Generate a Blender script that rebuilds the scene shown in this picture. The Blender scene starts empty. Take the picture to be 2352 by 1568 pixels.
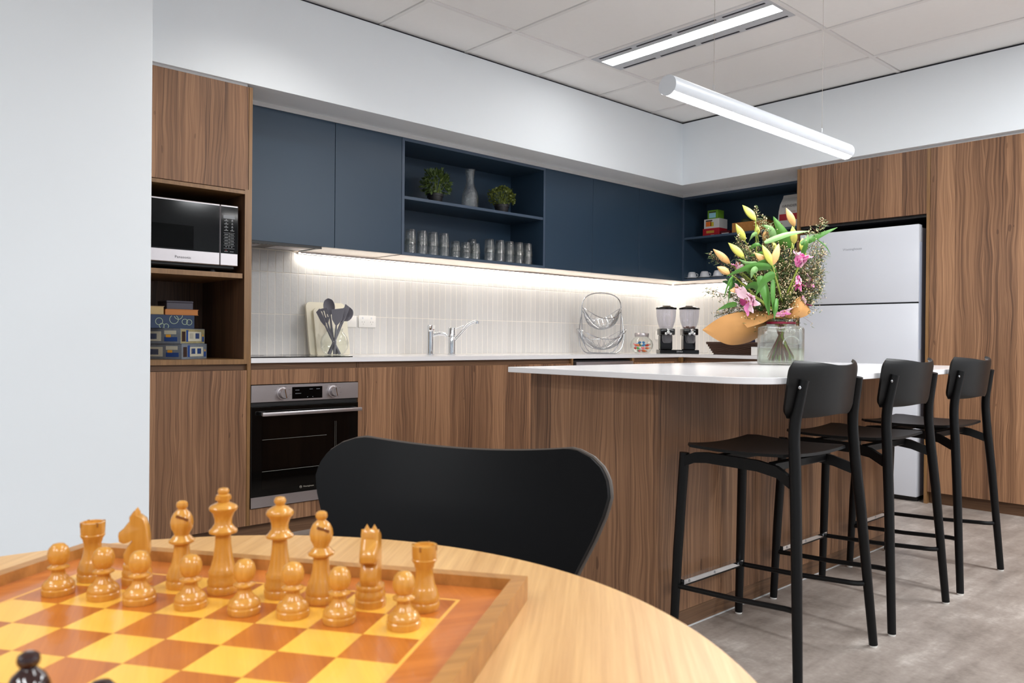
import bpy, bmesh, math, random
from mathutils import Vector, Matrix, Euler

random.seed(7)
S = bpy.context.scene
COL = S.collection
PI = math.pi

# ------------------------------------------------------------------ camera
cam_d = bpy.data.cameras.new('camera')
cam = bpy.data.objects.new('camera', cam_d)
COL.objects.link(cam)
cam_d.sensor_fit = 'HORIZONTAL'
cam_d.sensor_width = 36.0
cam_d.lens = 1816.12 / 2352 * 36
cam_d.shift_y = 2.67 / 2352
cam_d.clip_start = 0.02
yaw, pitch, roll = 0.82795, -0.00357, 0.00898
fw = Vector((math.cos(yaw), math.sin(yaw), 0)); rt = Vector((math.sin(yaw), -math.cos(yaw), 0)); up = Vector((0, 0, 1))
f2 = math.cos(pitch) * fw + math.sin(pitch) * up
u2 = -math.sin(pitch) * fw + math.cos(pitch) * up
r3 = math.cos(roll) * rt + math.sin(roll) * u2
u3 = -math.sin(roll) * rt + math.cos(roll) * u2
cam.matrix_world = Matrix(((r3.x, u3.x, -f2.x, 0), (r3.y, u3.y, -f2.y, 0), (r3.z, u3.z, -f2.z, 0.9874), (0, 0, 0, 1)))
cam_d.dof.use_dof = True
cam_d.dof.focus_distance = 3.6
cam_d.dof.aperture_fstop = 11.0
S.camera = cam

# ------------------------------------------------------------------ world, exposure
world = bpy.data.worlds.new('world'); S.world = world
world.use_nodes = True
world.node_tree.nodes['Background'].inputs[0].default_value = (0.85, 0.92, 1.0, 1)
world.node_tree.nodes['Background'].inputs[1].default_value = 0.35
S.view_settings.view_transform = 'Standard'
S.view_settings.look = 'None'
S.view_settings.exposure = 0.74
S.view_settings.gamma = 1.0
S.view_settings.use_curve_mapping = False
S.cycles.use_denoising = True
S.cycles.use_adaptive_sampling = True
S.cycles.adaptive_threshold = 0.02
S.cycles.max_bounces = 14
S.cycles.diffuse_bounces = 5
S.cycles.glossy_bounces = 5
S.cycles.transmission_bounces = 14
S.cycles.transparent_max_bounces = 24
S.cycles.caustics_reflective = False
S.cycles.caustics_refractive = False
S.cycles.sample_clamp_indirect = 6.0

# ------------------------------------------------------------------ room lamps (recessed ceiling troffers) and an added scallop spot
ZC = 2.698
def area(name, loc, sx, sy, power, col=(1, 1, 1), spread=180):
    d = bpy.data.lights.new(name, 'AREA'); d.shape = 'RECTANGLE'; d.size = sx; d.size_y = sy
    d.energy = power; d.color = col; d.spread = math.radians(spread)
    o = bpy.data.objects.new(name, d); o.location = loc; COL.objects.link(o); return o
def spot(name, loc, tgt, power, deg, blend, rad=0.04, col=(1, 0.96, 0.9)):
    d = bpy.data.lights.new(name, 'SPOT'); d.energy = power; d.spot_size = math.radians(deg); d.spot_blend = blend
    d.shadow_soft_size = rad; d.color = col
    o = bpy.data.objects.new(name, d); o.location = loc; COL.objects.link(o)
    o.rotation_euler = (Vector(tgt) - Vector(loc)).to_track_quat('-Z', 'Y').to_euler(); return o
for i, (x, y, w) in enumerate(((3.74, 0.25, 36), (3.74, -2.15, 30), (1.34, 0.25, 10), (1.34, -2.15, 22),
                               (-1.06, 1.45, 9), (-1.06, -0.95, 20), (-2.26, 0.25, 22))):
    area('troffer_light', (x, y, ZC - 0.012), 0.3, 1.2, w * 1.15, (0.95, 0.98, 1.0))
spot('scallop_spot', (1.74, 3.02, ZC - 0.015), (1.70, 3.25, 0), 17, 136, 1.0)  # unseen spot added to cast the bright scallop on the bulkhead

# ------------------------------------------------------------------ materials
def lin(c):
    r = []
    for v in c[:3]:
        v /= 255.0
        r.append(v / 12.92 if v <= 0.04045 else ((v + 0.055) / 1.055) ** 2.4)
    return (r[0], r[1], r[2], 1.0)
class N:
    """small node-graph helper"""
    def __init__(s, name):
        s.m = bpy.data.materials.new(name); s.m.use_nodes = True
        s.t = s.m.node_tree; s.b = s.t.nodes['Principled BSDF']
    def n(s, typ, **kw):
        nd = s.t.nodes.new(typ)
        for k, v in kw.items():
            if k[0] == '_': nd.inputs[int(k[1:])].default_value = v
            else: setattr(nd, k, v)
        return nd
    def l(s, a, b): s.t.links.new(a, b)
    def math(s, op, a, b=0.0, c=None):
        nd = s.t.nodes.new('ShaderNodeMath'); nd.operation = op
        for i, v in enumerate((a, b, c)):
            if v is None: continue
            if isinstance(v, (int, float)): nd.inputs[i].default_value = v
            else: s.l(v, nd.inputs[i])
        return nd.outputs[0]
    def ramp(s, fac, stops):
        nd = s.t.nodes.new('ShaderNodeValToRGB'); e = nd.color_ramp.elements
        e[0].position, e[0].color = stops[0][0], lin(stops[0][1]); e[1].position, e[1].color = stops[-1][0], lin(stops[-1][1])
        for p, c in stops[1:-1]:
            x = e.new(p); x.color = lin(c)
        s.l(fac, nd.inputs[0]); return nd.outputs[0]
    def mix(s, f, a, b, mode='MIX'):
        nd = s.t.nodes.new('ShaderNodeMix'); nd.data_type = 'RGBA'; nd.blend_type = mode
        for i, v in ((0, f), (6, a), (7, b)):
            if isinstance(v, (int, float)): nd.inputs[i].default_value = v
            elif isinstance(v, tuple): nd.inputs[i].default_value = v
            else: s.l(v, nd.inputs[i])
        return nd.outputs[2]
    def bump(s, h, strength=0.1, dist=0.002):
        nd = s.t.nodes.new('ShaderNodeBump'); nd.inputs['Strength'].default_value = strength; nd.inputs['Distance'].default_value = dist
        s.l(h, nd.inputs['Height']); s.l(nd.outputs[0], s.b.inputs['Normal'])
    def noise(s, vec, scale, detail=3.0, rough=0.55):
        nd = s.t.nodes.new('ShaderNodeTexNoise'); nd.inputs['Scale'].default_value = scale
        nd.inputs['Detail'].default_value = detail; nd.inputs['Roughness'].default_value = rough
        if vec is not None: s.l(vec, nd.inputs['Vector'])
        return nd.outputs[0]
    def co(s): return s.t.nodes.new('ShaderNodeTexCoord').outputs['Object']
    def xyz(s, v=None):
        nd = s.t.nodes.new('ShaderNodeSeparateXYZ'); s.l(v or s.co(), nd.inputs[0]); return nd.outputs
    def comb(s, a, b, c):
        nd = s.t.nodes.new('ShaderNodeCombineXYZ')
        for i, v in enumerate((a, b, c)):
            if isinstance(v, (int, float)): nd.inputs[i].default_value = v
            else: s.l(v, nd.inputs[i])
        return nd.outputs[0]
def plain(name, c, rough=0.5, metal=0.0, var=0.04, scale=14, spec=0.5, coat=0.0, bump=0.0):
    g = N(name); b = g.b
    v = g.noise(g.co(), scale)
    f = g.math('MULTIPLY_ADD', v, 2 * var, 1 - var)
    col = g.mix(1.0, lin(c), g.comb(f, f, f), 'MULTIPLY')
    g.l(col, b.inputs['Base Color'])
    b.inputs['Roughness'].default_value = rough; b.inputs['Metallic'].default_value = metal
    b.inputs['Specular IOR Level'].default_value = spec; b.inputs['Coat Weight'].default_value = coat
    if bump: g.bump(g.noise(g.co(), scale * 6), bump, 0.002)
    return g.m
def emit(name, c, k):
    g = N(name); g.b.inputs['Base Color'].default_value = lin(c)
    g.b.inputs['Emission Color'].default_value = lin(c); g.b.inputs['Emission Strength'].default_value = k
    return g.m
def glass(name, c=(255, 255, 255), ior=1.45, rough=0.0):
    g = N(name); b = g.b; b.inputs['Base Color'].default_value = lin(c); b.inputs['Transmission Weight'].default_value = 1.0
    b.inputs['Roughness'].default_value = rough; b.inputs['IOR'].default_value = ior; return g.m
def thin(name, c, edge, haze, bumpy=0.0, real=0.0, base=0.03):
    """thin clear wall: lets light straight through, reflects more at grazing angles"""
    g = N(name); t = g.t; out = t.nodes['Material Output']; t.nodes.remove(g.b)
    tr = g.n('ShaderNodeBsdfTransparent'); tr.inputs[0].default_value = lin(c)
    gl = g.n('ShaderNodeBsdfGlossy'); gl.inputs['Roughness'].default_value = 0.03
    lw = g.n('ShaderNodeLayerWeight'); lw.inputs[0].default_value = 0.5
    df = g.n('ShaderNodeBsdfDiffuse'); df.inputs[0].default_value = lin((225, 226, 230))
    if bumpy:
        bp = g.n('ShaderNodeBump'); bp.inputs['Strength'].default_value = bumpy; bp.inputs['Distance'].default_value = 0.006
        g.l(g.noise(g.co(), 75.0, 2.0), bp.inputs['Height']); g.l(bp.outputs[0], gl.inputs['Normal']); g.l(bp.outputs[0], lw.inputs['Normal'])
    m0 = g.n('ShaderNodeMixShader'); m0.inputs[0].default_value = haze; g.l(tr.outputs[0], m0.inputs[1]); g.l(df.outputs[0], m0.inputs[2])
    k = g.math('MULTIPLY_ADD', g.math('POWER', lw.outputs['Facing'], 3.0), edge, base)
    m1 = g.n('ShaderNodeMixShader'); g.l(k, m1.inputs[0]); g.l(m0.outputs[0], m1.inputs[1]); g.l(gl.outputs[0], m1.inputs[2])
    last = m1
    if real:
        rg = g.n('ShaderNodeBsdfGlass'); rg.inputs['IOR'].default_value = 1.45; rg.inputs['Roughness'].default_value = 0.0; rg.inputs['Color'].default_value = lin((250, 253, 252))
        m2 = g.n('ShaderNodeMixShader'); m2.inputs[0].default_value = real; g.l(m1.outputs[0], m2.inputs[1]); g.l(rg.outputs[0], m2.inputs[2]); last = m2
    g.l(last.outputs[0], out.inputs[0]); return g.m
def walnut(name, dark, mid, light, horiz=False, strip=9.0, rough=0.42):
    g = N(name); o = g.xyz()
    u = g.math('ADD', o[0], o[1]); z = o[2]
    if horiz: u, z = z, u
    vr = g.n('ShaderNodeTexVoronoi', voronoi_dimensions='1D', feature='F1'); vr.inputs['Scale'].default_value = strip
    g.l(u, vr.inputs['W'])
    sep = g.n('ShaderNodeSeparateColor'); g.l(vr.outputs['Color'], sep.inputs[0])
    rnd = sep.outputs[0]; rnd2 = sep.outputs[1]
    # wandering of the grain along the board
    wz = g.math('ADD', z, g.math('MULTIPLY', rnd2, 37.0))
    w = g.noise(g.comb(g.math('MULTIPLY', u, 5.0), 0.0, g.math('MULTIPLY', wz, 1.6)), 1.0, 2.0)
    ug = g.math('ADD', u, g.math('MULTIPLY', w, 0.09))
    fine = g.noise(g.comb(g.math('MULTIPLY', ug, 230.0), g.math('MULTIPLY', rnd, 50.0), g.math('MULTIPLY', wz, 2.0)), 1.0, 3.0, 0.6)
    med = g.noise(g.comb(g.math('MULTIPLY', ug, 60.0), g.math('MULTIPLY', rnd, 50.0), g.math('MULTIPLY', wz, 0.7)), 1.0, 3.0, 0.6)
    ring = g.math('SINE', g.math('MULTIPLY', ug, 330.0))
    kn = g.noise(g.comb(g.math('MULTIPLY', u, 26.0), 3.3, g.math('MULTIPLY', wz, 9.0)), 1.0, 1.0)
    knot = g.math('MULTIPLY', g.math('GREATER_THAN', kn, 0.78), 0.10)
    t = g.math('MULTIPLY_ADD', fine, 0.62, -0.075)
    t = g.math('ADD', t, g.math('MULTIPLY', med, 0.42))
    t = g.math('ADD', t, g.math('MULTIPLY', ring, 0.028))
    t = g.math('ADD', t, g.math('MULTIPLY_ADD', rnd, 0.21, -0.085))
    t = g.math('SUBTRACT', t, knot)
    c = g.ramp(t, [(0.26, dark), (0.5, mid), (0.76, light)])
    g.l(c, g.b.inputs['Base Color']); g.b.inputs['Roughness'].default_value = rough
    g.b.inputs['Specular IOR Level'].default_value = 0.35
    g.bump(fine, 0.06, 0.001)
    return g.m
def straight_wood(name, dark, light, axis=0, rot=0.0, k=1.0, rough=0.35, coat=0.0, spec=0.5):
    """fine straight grain along one axis of the object's own space"""
    g = N(name); o = g.xyz()
    c, s_ = math.cos(rot), math.sin(rot)
    a = g.math('ADD', g.math('MULTIPLY', o[0], c), g.math('MULTIPLY', o[1], s_))
    b = g.math('ADD', g.math('MULTIPLY', o[0], -s_), g.math('MULTIPLY', o[1], c))
    if axis == 2: a, b = o[2], g.math('ADD', o[0], o[1])
    f1 = g.noise(g.comb(g.math('MULTIPLY', a, 5.0 * k), g.math('MULTIPLY', b, 170.0 * k), g.math('MULTIPLY', o[2], 40.0 if axis != 2 else 0.0)), 1.0, 4.0, 0.65)
    f2_ = g.noise(g.comb(g.math('MULTIPLY', a, 1.4 * k), g.math('MULTIPLY', b, 26.0 * k), 0.0), 1.0, 2.0)
    t = g.math('ADD', g.math('MULTIPLY', f1, 0.62), g.math('MULTIPLY', f2_, 0.40))
    g.l(g.ramp(t, [(0.33, dark), (0.68, light)]), g.b.inputs['Base Color'])
    g.b.inputs['Roughness'].default_value = rough; g.b.inputs['Coat Weight'].default_value = coat; g.b.inputs['Specular IOR Level'].default_value = spec
    return g.m
def concrete(name):
    g = N(name); c = g.co()
    a = g.noise(c, 1.6, 6.0, 0.6); b = g.noise(c, 9.0, 5.0, 0.65); o = g.xyz()
    st = g.noise(g.comb(g.math('MULTIPLY', o[0], 1.2), g.math('MULTIPLY', o[1], 7.0), 0.0), 1.6, 4.0, 0.6)
    d = g.noise(c, 60.0, 2.0)
    t = g.math('ADD', g.math('MULTIPLY', a, 0.36), g.math('MULTIPLY', b, 0.26))
    t = g.math('ADD', t, g.math('MULTIPLY', st, 0.34)); t = g.math('ADD', t, g.math('MULTIPLY_ADD', d, 0.12, -0.03))
    g.l(g.ramp(t, [(0.36, (108, 98, 91)), (0.46, (140, 129, 121)), (0.54, (157, 146, 138)), (0.64, (190, 181, 173))]), g.b.inputs['Base Color'])
    g.b.inputs['Roughness'].default_value = 0.45; g.bump(d, 0.05, 0.001); return g.m

M = {}
M['wall'] = plain('white_wall_paint', (240, 246, 251), 0.6, var=0.01, scale=3, bump=0.02)
M['ceil'] = plain('ceiling_panel_face', (249, 249, 248), 0.85, var=0.015, scale=30, bump=0.05)
M['tbar'] = plain('ceiling_grid_paint', (240, 239, 238), 0.5, var=0.01)
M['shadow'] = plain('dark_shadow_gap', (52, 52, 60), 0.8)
M['floor'] = concrete('mottled_grey_floor')
M['walnut'] = walnut('walnut_laminate', (90, 63, 46), (145, 107, 79), (186, 143, 108))
M['walnut_h'] = walnut('walnut_laminate_horizontal', (84, 61, 45), (112, 83, 61), (140, 106, 78), True)
M['edge'] = straight_wood('walnut_edge_band', (116, 84, 50), (150, 112, 72), 2)
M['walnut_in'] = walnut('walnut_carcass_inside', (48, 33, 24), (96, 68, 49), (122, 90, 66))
M['navy'] = plain('navy_satin_laminate', (45, 65, 84), 0.38, var=0.01, spec=0.4)
M['navy_edge'] = plain('navy_edge_band', (64, 80, 100), 0.4, var=0.01)
M['under'] = plain('cabinet_underside_board', (214, 198, 184), 0.25, var=0.01)
M['trimw'] = plain('painted_trim', (206, 207, 208), 0.5, var=0.01)
M['stone'] = plain('white_engineered_stone', (238, 237, 239), 0.12, var=0.015, scale=160)
M['black_glass'] = plain('black_glass', (6, 6, 8), 0.05, var=0.0)
M['mw_glass'] = plain('microwave_black_glass', (5, 5, 6), 0.08, var=0.0, spec=0.2)
M['oven_glass'] = plain('oven_door_glass', (9, 9, 9), 0.06, var=0.0, spec=0.35)
M['steel'] = plain('brushed_steel', (186, 180, 182), 0.34, 0.9, var=0.03, scale=60)
M['steel_dark'] = plain('dark_steel', (96, 88, 78), 0.4, 0.8)
M['chrome'] = plain('chrome', (225, 228, 232), 0.06, 1.0, var=0.0)
M['wire'] = plain('chrome_wire', (186, 189, 194), 0.2, 1.0, var=0.0)
M['cable'] = plain('fine_steel_cable', (168, 158, 148), 0.5)
M['black'] = plain('matt_black_plastic', (20, 20, 22), 0.45, var=0.02)
M['blackgloss'] = plain('gloss_black_plastic', (11, 11, 13), 0.12, var=0.0)
M['stool'] = plain('black_powder_coat', (10, 10, 11), 0.42, var=0.03, scale=300, spec=0.25)
M['stool_ply'] = plain('black_stained_seat', (18, 17, 17), 0.42, var=0.05, scale=120, spec=0.25)
M['chair'] = plain('black_lacquer_shell', (7, 7, 9), 0.38, var=0.02, spec=0.12)
M['fridge'] = plain('white_fridge_enamel', (214, 217, 225), 0.22, var=0.005)
M['fridge_side'] = plain('grey_fridge_cabinet', (168, 170, 186), 0.35, var=0.01)
M['white'] = plain('white_plastic', (236, 234, 230), 0.35, var=0.01)
M['porcelain'] = plain('white_porcelain', (226, 227, 232), 0.15, var=0.0)
M['glass'] = glass('clear_glass', (250, 253, 252))
M['glass_green'] = glass('faintly_green_glass', (240, 250, 244))
M['plasticclear'] = thin('clear_plastic', (242, 242, 246), 0.35, 0.07)
M['jar'] = thin('thin_clear_glass', (253, 254, 253), 0.6, 0.003)
M['vase'] = thin('moulded_clear_glass', (252, 254, 253), 0.9, 0.0, 0.05, 0.28)
M['water'] = thin('water', (246, 249, 240), 0.35, 0.0, 0, 0.25)
M['dimple'] = thin('dimpled_clear_glass', (252, 253, 253), 1.0, 0.02, 1.0, 0.12, 0.08)
M['tumbler'] = thin('pressed_clear_glass', (252, 253, 252), 1.0, 0.025, 0.35, 0.15, 0.08)
M['lamp'] = emit('lamp_diffuser', (255, 253, 250), 15.0)
M['pend'] = emit('pendant_diffuser', (255, 253, 252), 36.0)
M['led'] = emit('led_strip_light', (255, 247, 236), 27.0)
M['lampw'] = plain('white_lamp_body', (198, 202, 208), 0.4, var=0.005)
M['tile'] = None
def tile_mat():
    g = N('glazed_white_tile'); c = g.co()
    oi = g.n('ShaderNodeObjectInfo')
    off = g.n('ShaderNodeVectorMath'); off.operation = 'ADD'; g.l(c, off.inputs[0])
    g.l(g.comb(g.math('MULTIPLY', oi.outputs['Random'], 40.0), 0.0, 0.0), off.inputs[1])
    a = g.noise(off.outputs[0], 16.0, 3.0); r = g.math('MULTIPLY_ADD', oi.outputs['Random'], 0.08, 0.94)
    f = g.math('ADD', r, g.math('MULTIPLY_ADD', a, 0.05, -0.025))
    g.l(g.mix(1.0, lin((208, 207, 205)), g.comb(f, f, f), 'MULTIPLY'), g.b.inputs['Base Color'])
    g.b.inputs['Roughness'].default_value = 0.18
    g.bump(g.noise(off.outputs[0], 34.0, 2.0), 0.3, 0.004); return g.m
M['tile'] = tile_mat()
M['grout'] = plain('pale_grout', (232, 227, 219), 0.8, var=0.02)
M['oak'] = straight_wood('light_oak_table_top', (190, 142, 88), (226, 182, 122), 0, 0.72, 0.9, 0.32)
M['oak_edge'] = plain('oak_edge', (190, 146, 96), 0.4)
M['sq_light'] = straight_wood('maple_square', (232, 172, 62), (250, 198, 84), 0, -0.97, 0.5, 0.3, 0.2)
M['sq_dark'] = straight_wood('stained_square', (164, 86, 28), (206, 122, 46), 0, -0.97, 0.5, 0.3, 0.2)
M['board_frame'] = straight_wood('chessboard_border', (176, 96, 36), (212, 128, 58), 0, -0.97, 0.5, 0.28, 0.2)
M['board_rim'] = straight_wood('chessboard_rim', (150, 102, 46), (192, 136, 72), 0, -0.97, 0.5, 0.35)
M['inlay'] = plain('pale_inlay_line', (236, 176, 80), 0.3)
M['piece'] = straight_wood('honey_boxwood', (188, 126, 40), (216, 158, 72), 2, 0, 1.2, 0.22, 0.3)
M['piece_black'] = plain('dark_rosewood_lacquer', (40, 14, 14), 0.1, var=0.2, scale=40, coat=0.6)
M['kraft'] = plain('kraft_paper', (184, 134, 76), 0.7, var=0.05, scale=20)
M['ribbon'] = plain('crimson_ribbon', (140, 12, 52), 0.35)
M['leaf'] = plain('lily_leaf_green', (64, 116, 34), 0.5, var=0.25, scale=24)
M['leaf_dark'] = plain('dark_lily_leaf', (38, 80, 26), 0.4, var=0.25, scale=24)
M['leaf_pale'] = plain('pale_lily_leaf', (128, 168, 104), 0.45, var=0.15, scale=24)
M['bud'] = plain('lily_bud_yellow', (188, 188, 84), 0.45, var=0.12, scale=30)
M['bud_o'] = plain('lily_bud_blush', (212, 166, 106), 0.45, var=0.12, scale=30)
M['petal'] = plain('pale_pink_petal', (236, 200, 212), 0.5, var=0.12, scale=40)
M['petal_m'] = plain('pink_petal', (226, 130, 184), 0.5, var=0.18, scale=40)
M['petal_d'] = plain('magenta_petal', (150, 40, 96), 0.5, var=0.3, scale=60)
M['stem'] = plain('green_stem', (132, 148, 56), 0.5, var=0.1)
M['stem_b'] = plain('brown_woody_stem', (122, 76, 52), 0.6, var=0.15)
M['bloss'] = plain('cream_brown_blossom', (218, 198, 158), 0.6, var=0.3, scale=200)
M['sprig'] = plain('sprig_green', (70, 84, 36), 0.6, var=0.2, scale=60)
M['plant'] = plain('boxwood_leaf', (72, 92, 40), 0.5, var=0.35, scale=90)
M['plant2'] = plain('bright_clover_leaf', (96, 106, 36), 0.5, var=0.35, scale=90)
M['pot'] = plain('black_nursery_pot', (32, 30, 33), 0.5)
M['utensil'] = plain('grey_nylon', (112, 111, 120), 0.45, var=0.03)
M['cream'] = plain('cream_board', (228, 222, 202), 0.45, var=0.02)
M['wicker'] = plain('dark_brown_wicker', (70, 44, 30), 0.55, var=0.3, scale=120)
def flat(name, c, rough=0.5, var=0.03): return plain(name, c, rough, var=var)

# ------------------------------------------------------------------ geometry helpers
class MB:
    """collects shapes; build() links them as one mesh object"""
    def __init__(s): s.bm = bmesh.new()
    def box(s, x0, x1, y0, y1, z0, z1, bev=0.0, seg=1):
        b = bmesh.new()
        vs = [b.verts.new((x, y, z)) for z in (z0, z1) for y in (y0, y1) for x in (x0, x1)]
        for f in ((0, 2, 3, 1), (4, 5, 7, 6), (0, 1, 5, 4), (2, 6, 7, 3), (0, 4, 6, 2), (1, 3, 7, 5)): b.faces.new([vs[i] for i in f])
        if bev: bmesh.ops.bevel(b, geom=b.edges[:], offset=bev, segments=seg, affect='EDGES', profile=0.5)
        s._add(b); return s
    def _add(s, b):
        me = bpy.data.meshes.new('t'); b.to_mesh(me); b.free(); s.bm.from_mesh(me); bpy.data.meshes.remove(me)
    def raw(s, verts, faces):
        vs = [s.bm.verts.new(v) for v in verts]
        for f in faces:
            try: s.bm.faces.new([vs[i] for i in f])
            except ValueError: pass
        return s
    def lathe(s, prof, seg=32, c=(0, 0, 0), cap=True):
        rings = []
        for r, z in prof:
            if r < 1e-6: rings.append([s.bm.verts.new((c[0], c[1], c[2] + z))])
            else: rings.append([s.bm.verts.new((c[0] + r * math.cos(2 * PI * i / seg), c[1] + r * math.sin(2 * PI * i / seg), c[2] + z)) for i in range(seg)])
        for a, b in zip(rings, rings[1:]):
            if len(a) == 1 and len(b) == 1: continue
            for i in range(seg):
                j = (i + 1) % seg
                if len(a) == 1: s.bm.faces.new((a[0], b[j], b[i]))
                elif len(b) == 1: s.bm.faces.new((a[i], a[j], b[0]))
                else: s.bm.faces.new((a[i], a[j], b[j], b[i]))
        if cap:
            if len(rings[0]) > 1: s.bm.faces.new(rings[0][::-1])
            if len(rings[-1]) > 1: s.bm.faces.new(rings[-1])
        return s
    def tube(s, pts, r, seg=8, closed=False, cap=True):
        pts = [Vector(p) for p in pts]; n = len(pts)
        rr = r if isinstance(r, (list, tuple)) else [r] * n
        rings = []; prev = None
        for i, p in enumerate(pts):
            if closed: t = pts[(i + 1) % n] - pts[i - 1]
            else: t = pts[min(i + 1, n - 1)] - pts[max(i - 1, 0)]
            t.normalize()
            if prev is None:
                a = Vector((0, 0, 1)) if abs(t.z) < 0.9 else Vector((1, 0, 0))
                nrm = t.cross(a).normalized()
            else:
                nrm = prev - t * prev.dot(t)
                nrm = nrm.normalized() if nrm.length > 1e-6 else t.orthogonal().normalized()
            prev = nrm; bi = t.cross(nrm)
            rings.append([s.bm.verts.new(p + (nrm * math.cos(2 * PI * k / seg) + bi * math.sin(2 * PI * k / seg)) * rr[i]) for k in range(seg)])
        lim = n if closed else n - 1
        for i in range(lim):
            a, b = rings[i], rings[(i + 1) % n]
            for k in range(seg): s.bm.faces.new((a[k], a[(k + 1) % seg], b[(k + 1) % seg], b[k]))
        if cap and not closed: s.bm.faces.new(rings[0][::-1]); s.bm.faces.new(rings[-1])
        return s
    def prism(s, pts, h0, h1, axis=2):
        """polygon pts (a, b) extruded h0..h1 along axis"""
        def P(a, b, h): return (a, b, h) if axis == 2 else ((a, h, b) if axis == 1 else (h, a, b))
        A = [s.bm.verts.new(P(a, b, h0)) for a, b in pts]; B = [s.bm.verts.new(P(a, b, h1)) for a, b in pts]
        n = len(pts); s.bm.faces.new(A[::-1]); s.bm.faces.new(B)
        for i in range(n): s.bm.faces.new((A[i], A[(i + 1) % n], B[(i + 1) % n], B[i]))
        return s
    def sheet(s, grid, thick=0.0):
        """grid[i][j] of points -> surface, optionally a closed shell"""
        nu, nv = len(grid), len(grid[0])
        V = [[Vector(q) for q in row] for row in grid]
        A = [[s.bm.verts.new(q) for q in row] for row in V]
        for i in range(nu - 1):
            for j in range(nv - 1): s.bm.faces.new((A[i][j], A[i + 1][j], A[i + 1][j + 1], A[i][j + 1]))
        if thick:
            B = []
            for i in range(nu):
                row = []
                for j in range(nv):
                    du = V[min(i + 1, nu - 1)][j] - V[max(i - 1, 0)][j]; dv = V[i][min(j + 1, nv - 1)] - V[i][max(j - 1, 0)]
                    nr = du.cross(dv); nr = nr.normalized() if nr.length > 1e-9 else Vector((0, 0, 1))
                    row.append(s.bm.verts.new(V[i][j] - nr * thick))
                B.append(row)
            for i in range(nu - 1):
                for j in range(nv - 1): s.bm.faces.new((B[i][j], B[i][j + 1], B[i + 1][j + 1], B[i + 1][j]))
            for i in range(nu - 1):
                s.bm.faces.new((A[i][0], B[i][0], B[i + 1][0], A[i + 1][0])); s.bm.faces.new((A[i][-1], A[i + 1][-1], B[i + 1][-1], B[i][-1]))
            for j in range(nv - 1):
                s.bm.faces.new((A[0][j], A[0][j + 1], B[0][j + 1], B[0][j])); s.bm.faces.new((A[-1][j], B[-1][j], B[-1][j + 1], A[-1][j + 1]))
        return s
    def ball(s, c, r, sub=2, sc=(1, 1, 1)):
        m = Matrix.Translation(c) @ Matrix.Diagonal((sc[0] * r, sc[1] * r, sc[2] * r, 1))
        bmesh.ops.create_icosphere(s.bm, subdivisions=sub, radius=1.0, matrix=m); return s
    def mesh(s, name='m', smooth=True, ang=35):
        bmesh.ops.recalc_face_normals(s.bm, faces=s.bm.faces[:])
        me = bpy.data.meshes.new(name)
        if smooth:
            for f in s.bm.faces: f.smooth = True
            for e in s.bm.edges:
                if len(e.link_faces) == 2 and e.calc_face_angle(0) > math.radians(ang): e.smooth = False
        s.bm.to_mesh(me); s.bm.free(); return me
    def build(s, name, mat, parent=None, world=True, loc=None, rot=None, smooth=True, ang=35):
        return link(name, s.mesh(name, smooth, ang), mat, parent, world, loc, rot)
def link(name, me, mat, parent=None, world=True, loc=None, rot=None):
    if mat is not None and not me.materials: me.materials.append(mat)
    o = bpy.data.objects.new(name, me); COL.objects.link(o)
    if parent is not None:
        o.parent = parent
        if world:
            q = Vector((0, 0, 0)); a = parent
            while a is not None: q -= a.location; a = a.parent
            o.location = q
    if loc is not None: o.location = loc
    if rot is not None: o.rotation_euler = rot
    return o
def tag(o, label=None, cat=None, group=None, kind=None):
    if label: o['label'] = label
    if cat: o['category'] = cat
    if group: o['group'] = group
    if kind: o['kind'] = kind
    return o
def thing(name, label, cat, loc=(0, 0, 0), rz=0.0, group=None):
    o = bpy.data.objects.new(name, None); COL.objects.link(o); o.location = loc; o.rotation_euler = (0, 0, rz)
    o.empty_display_size = 0.05
    return tag(o, label, cat, group)
def struct(o): o['kind'] = 'structure'; return o
def dup(root, loc, rz=None, label=None, group=None):
    def cp(o, par):
        c = o.copy(); COL.objects.link(c); c.parent = par
        for ch in kids[o.name]: cp(ch, c)
        return c
    kids = {}
    def walk(o):
        kids[o.name] = list(o.children)
        for ch in o.children: walk(ch)
    walk(root)
    r = cp(root, None); r.location = loc
    if rz is not None: r.rotation_euler = (0, 0, rz)
    if label: r['label'] = label
    if group: r['group'] = group
    return r
def text(body, size, mat, parent, loc, rot, name='lettering', align='CENTER', sx=1.0):
    c = bpy.data.curves.new(name, 'FONT'); c.body = body; c.size = size; c.align_x = align; c.align_y = 'CENTER'; c.resolution_u = 3
    o = bpy.data.objects.new(name, c); COL.objects.link(o); c.materials.append(mat)
    if parent is not None: o.parent = parent
    o.location = loc; o.rotation_euler = rot; o.scale = (sx, 1, 1)
    bpy.context.view_layer.update()
    me = bpy.data.meshes.new_from_object(o.evaluated_get(bpy.context.evaluated_depsgraph_get()))
    q = bpy.data.objects.new(name, me); COL.objects.link(q); q.parent = parent; q.location = loc; q.rotation_euler = rot; q.scale = (sx, 1, 1)
    bpy.data.objects.remove(o); bpy.data.curves.remove(c)
    q['kind'] = 'stuff'; return q
def boxobj(name, mat, parent, x0, x1, y0, y1, z0, z1, bev=0.0, seg=1):
    return MB().box(x0, x1, y0, y1, z0, z1, bev, seg).build(name, mat, parent, smooth=bool(bev))
FACE_A = (PI / 2, 0, 0)            # text standing on a face that looks to -Y
FACE_B = (PI / 2, 0, -PI / 2)      # text standing on a face that looks to -X

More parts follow.
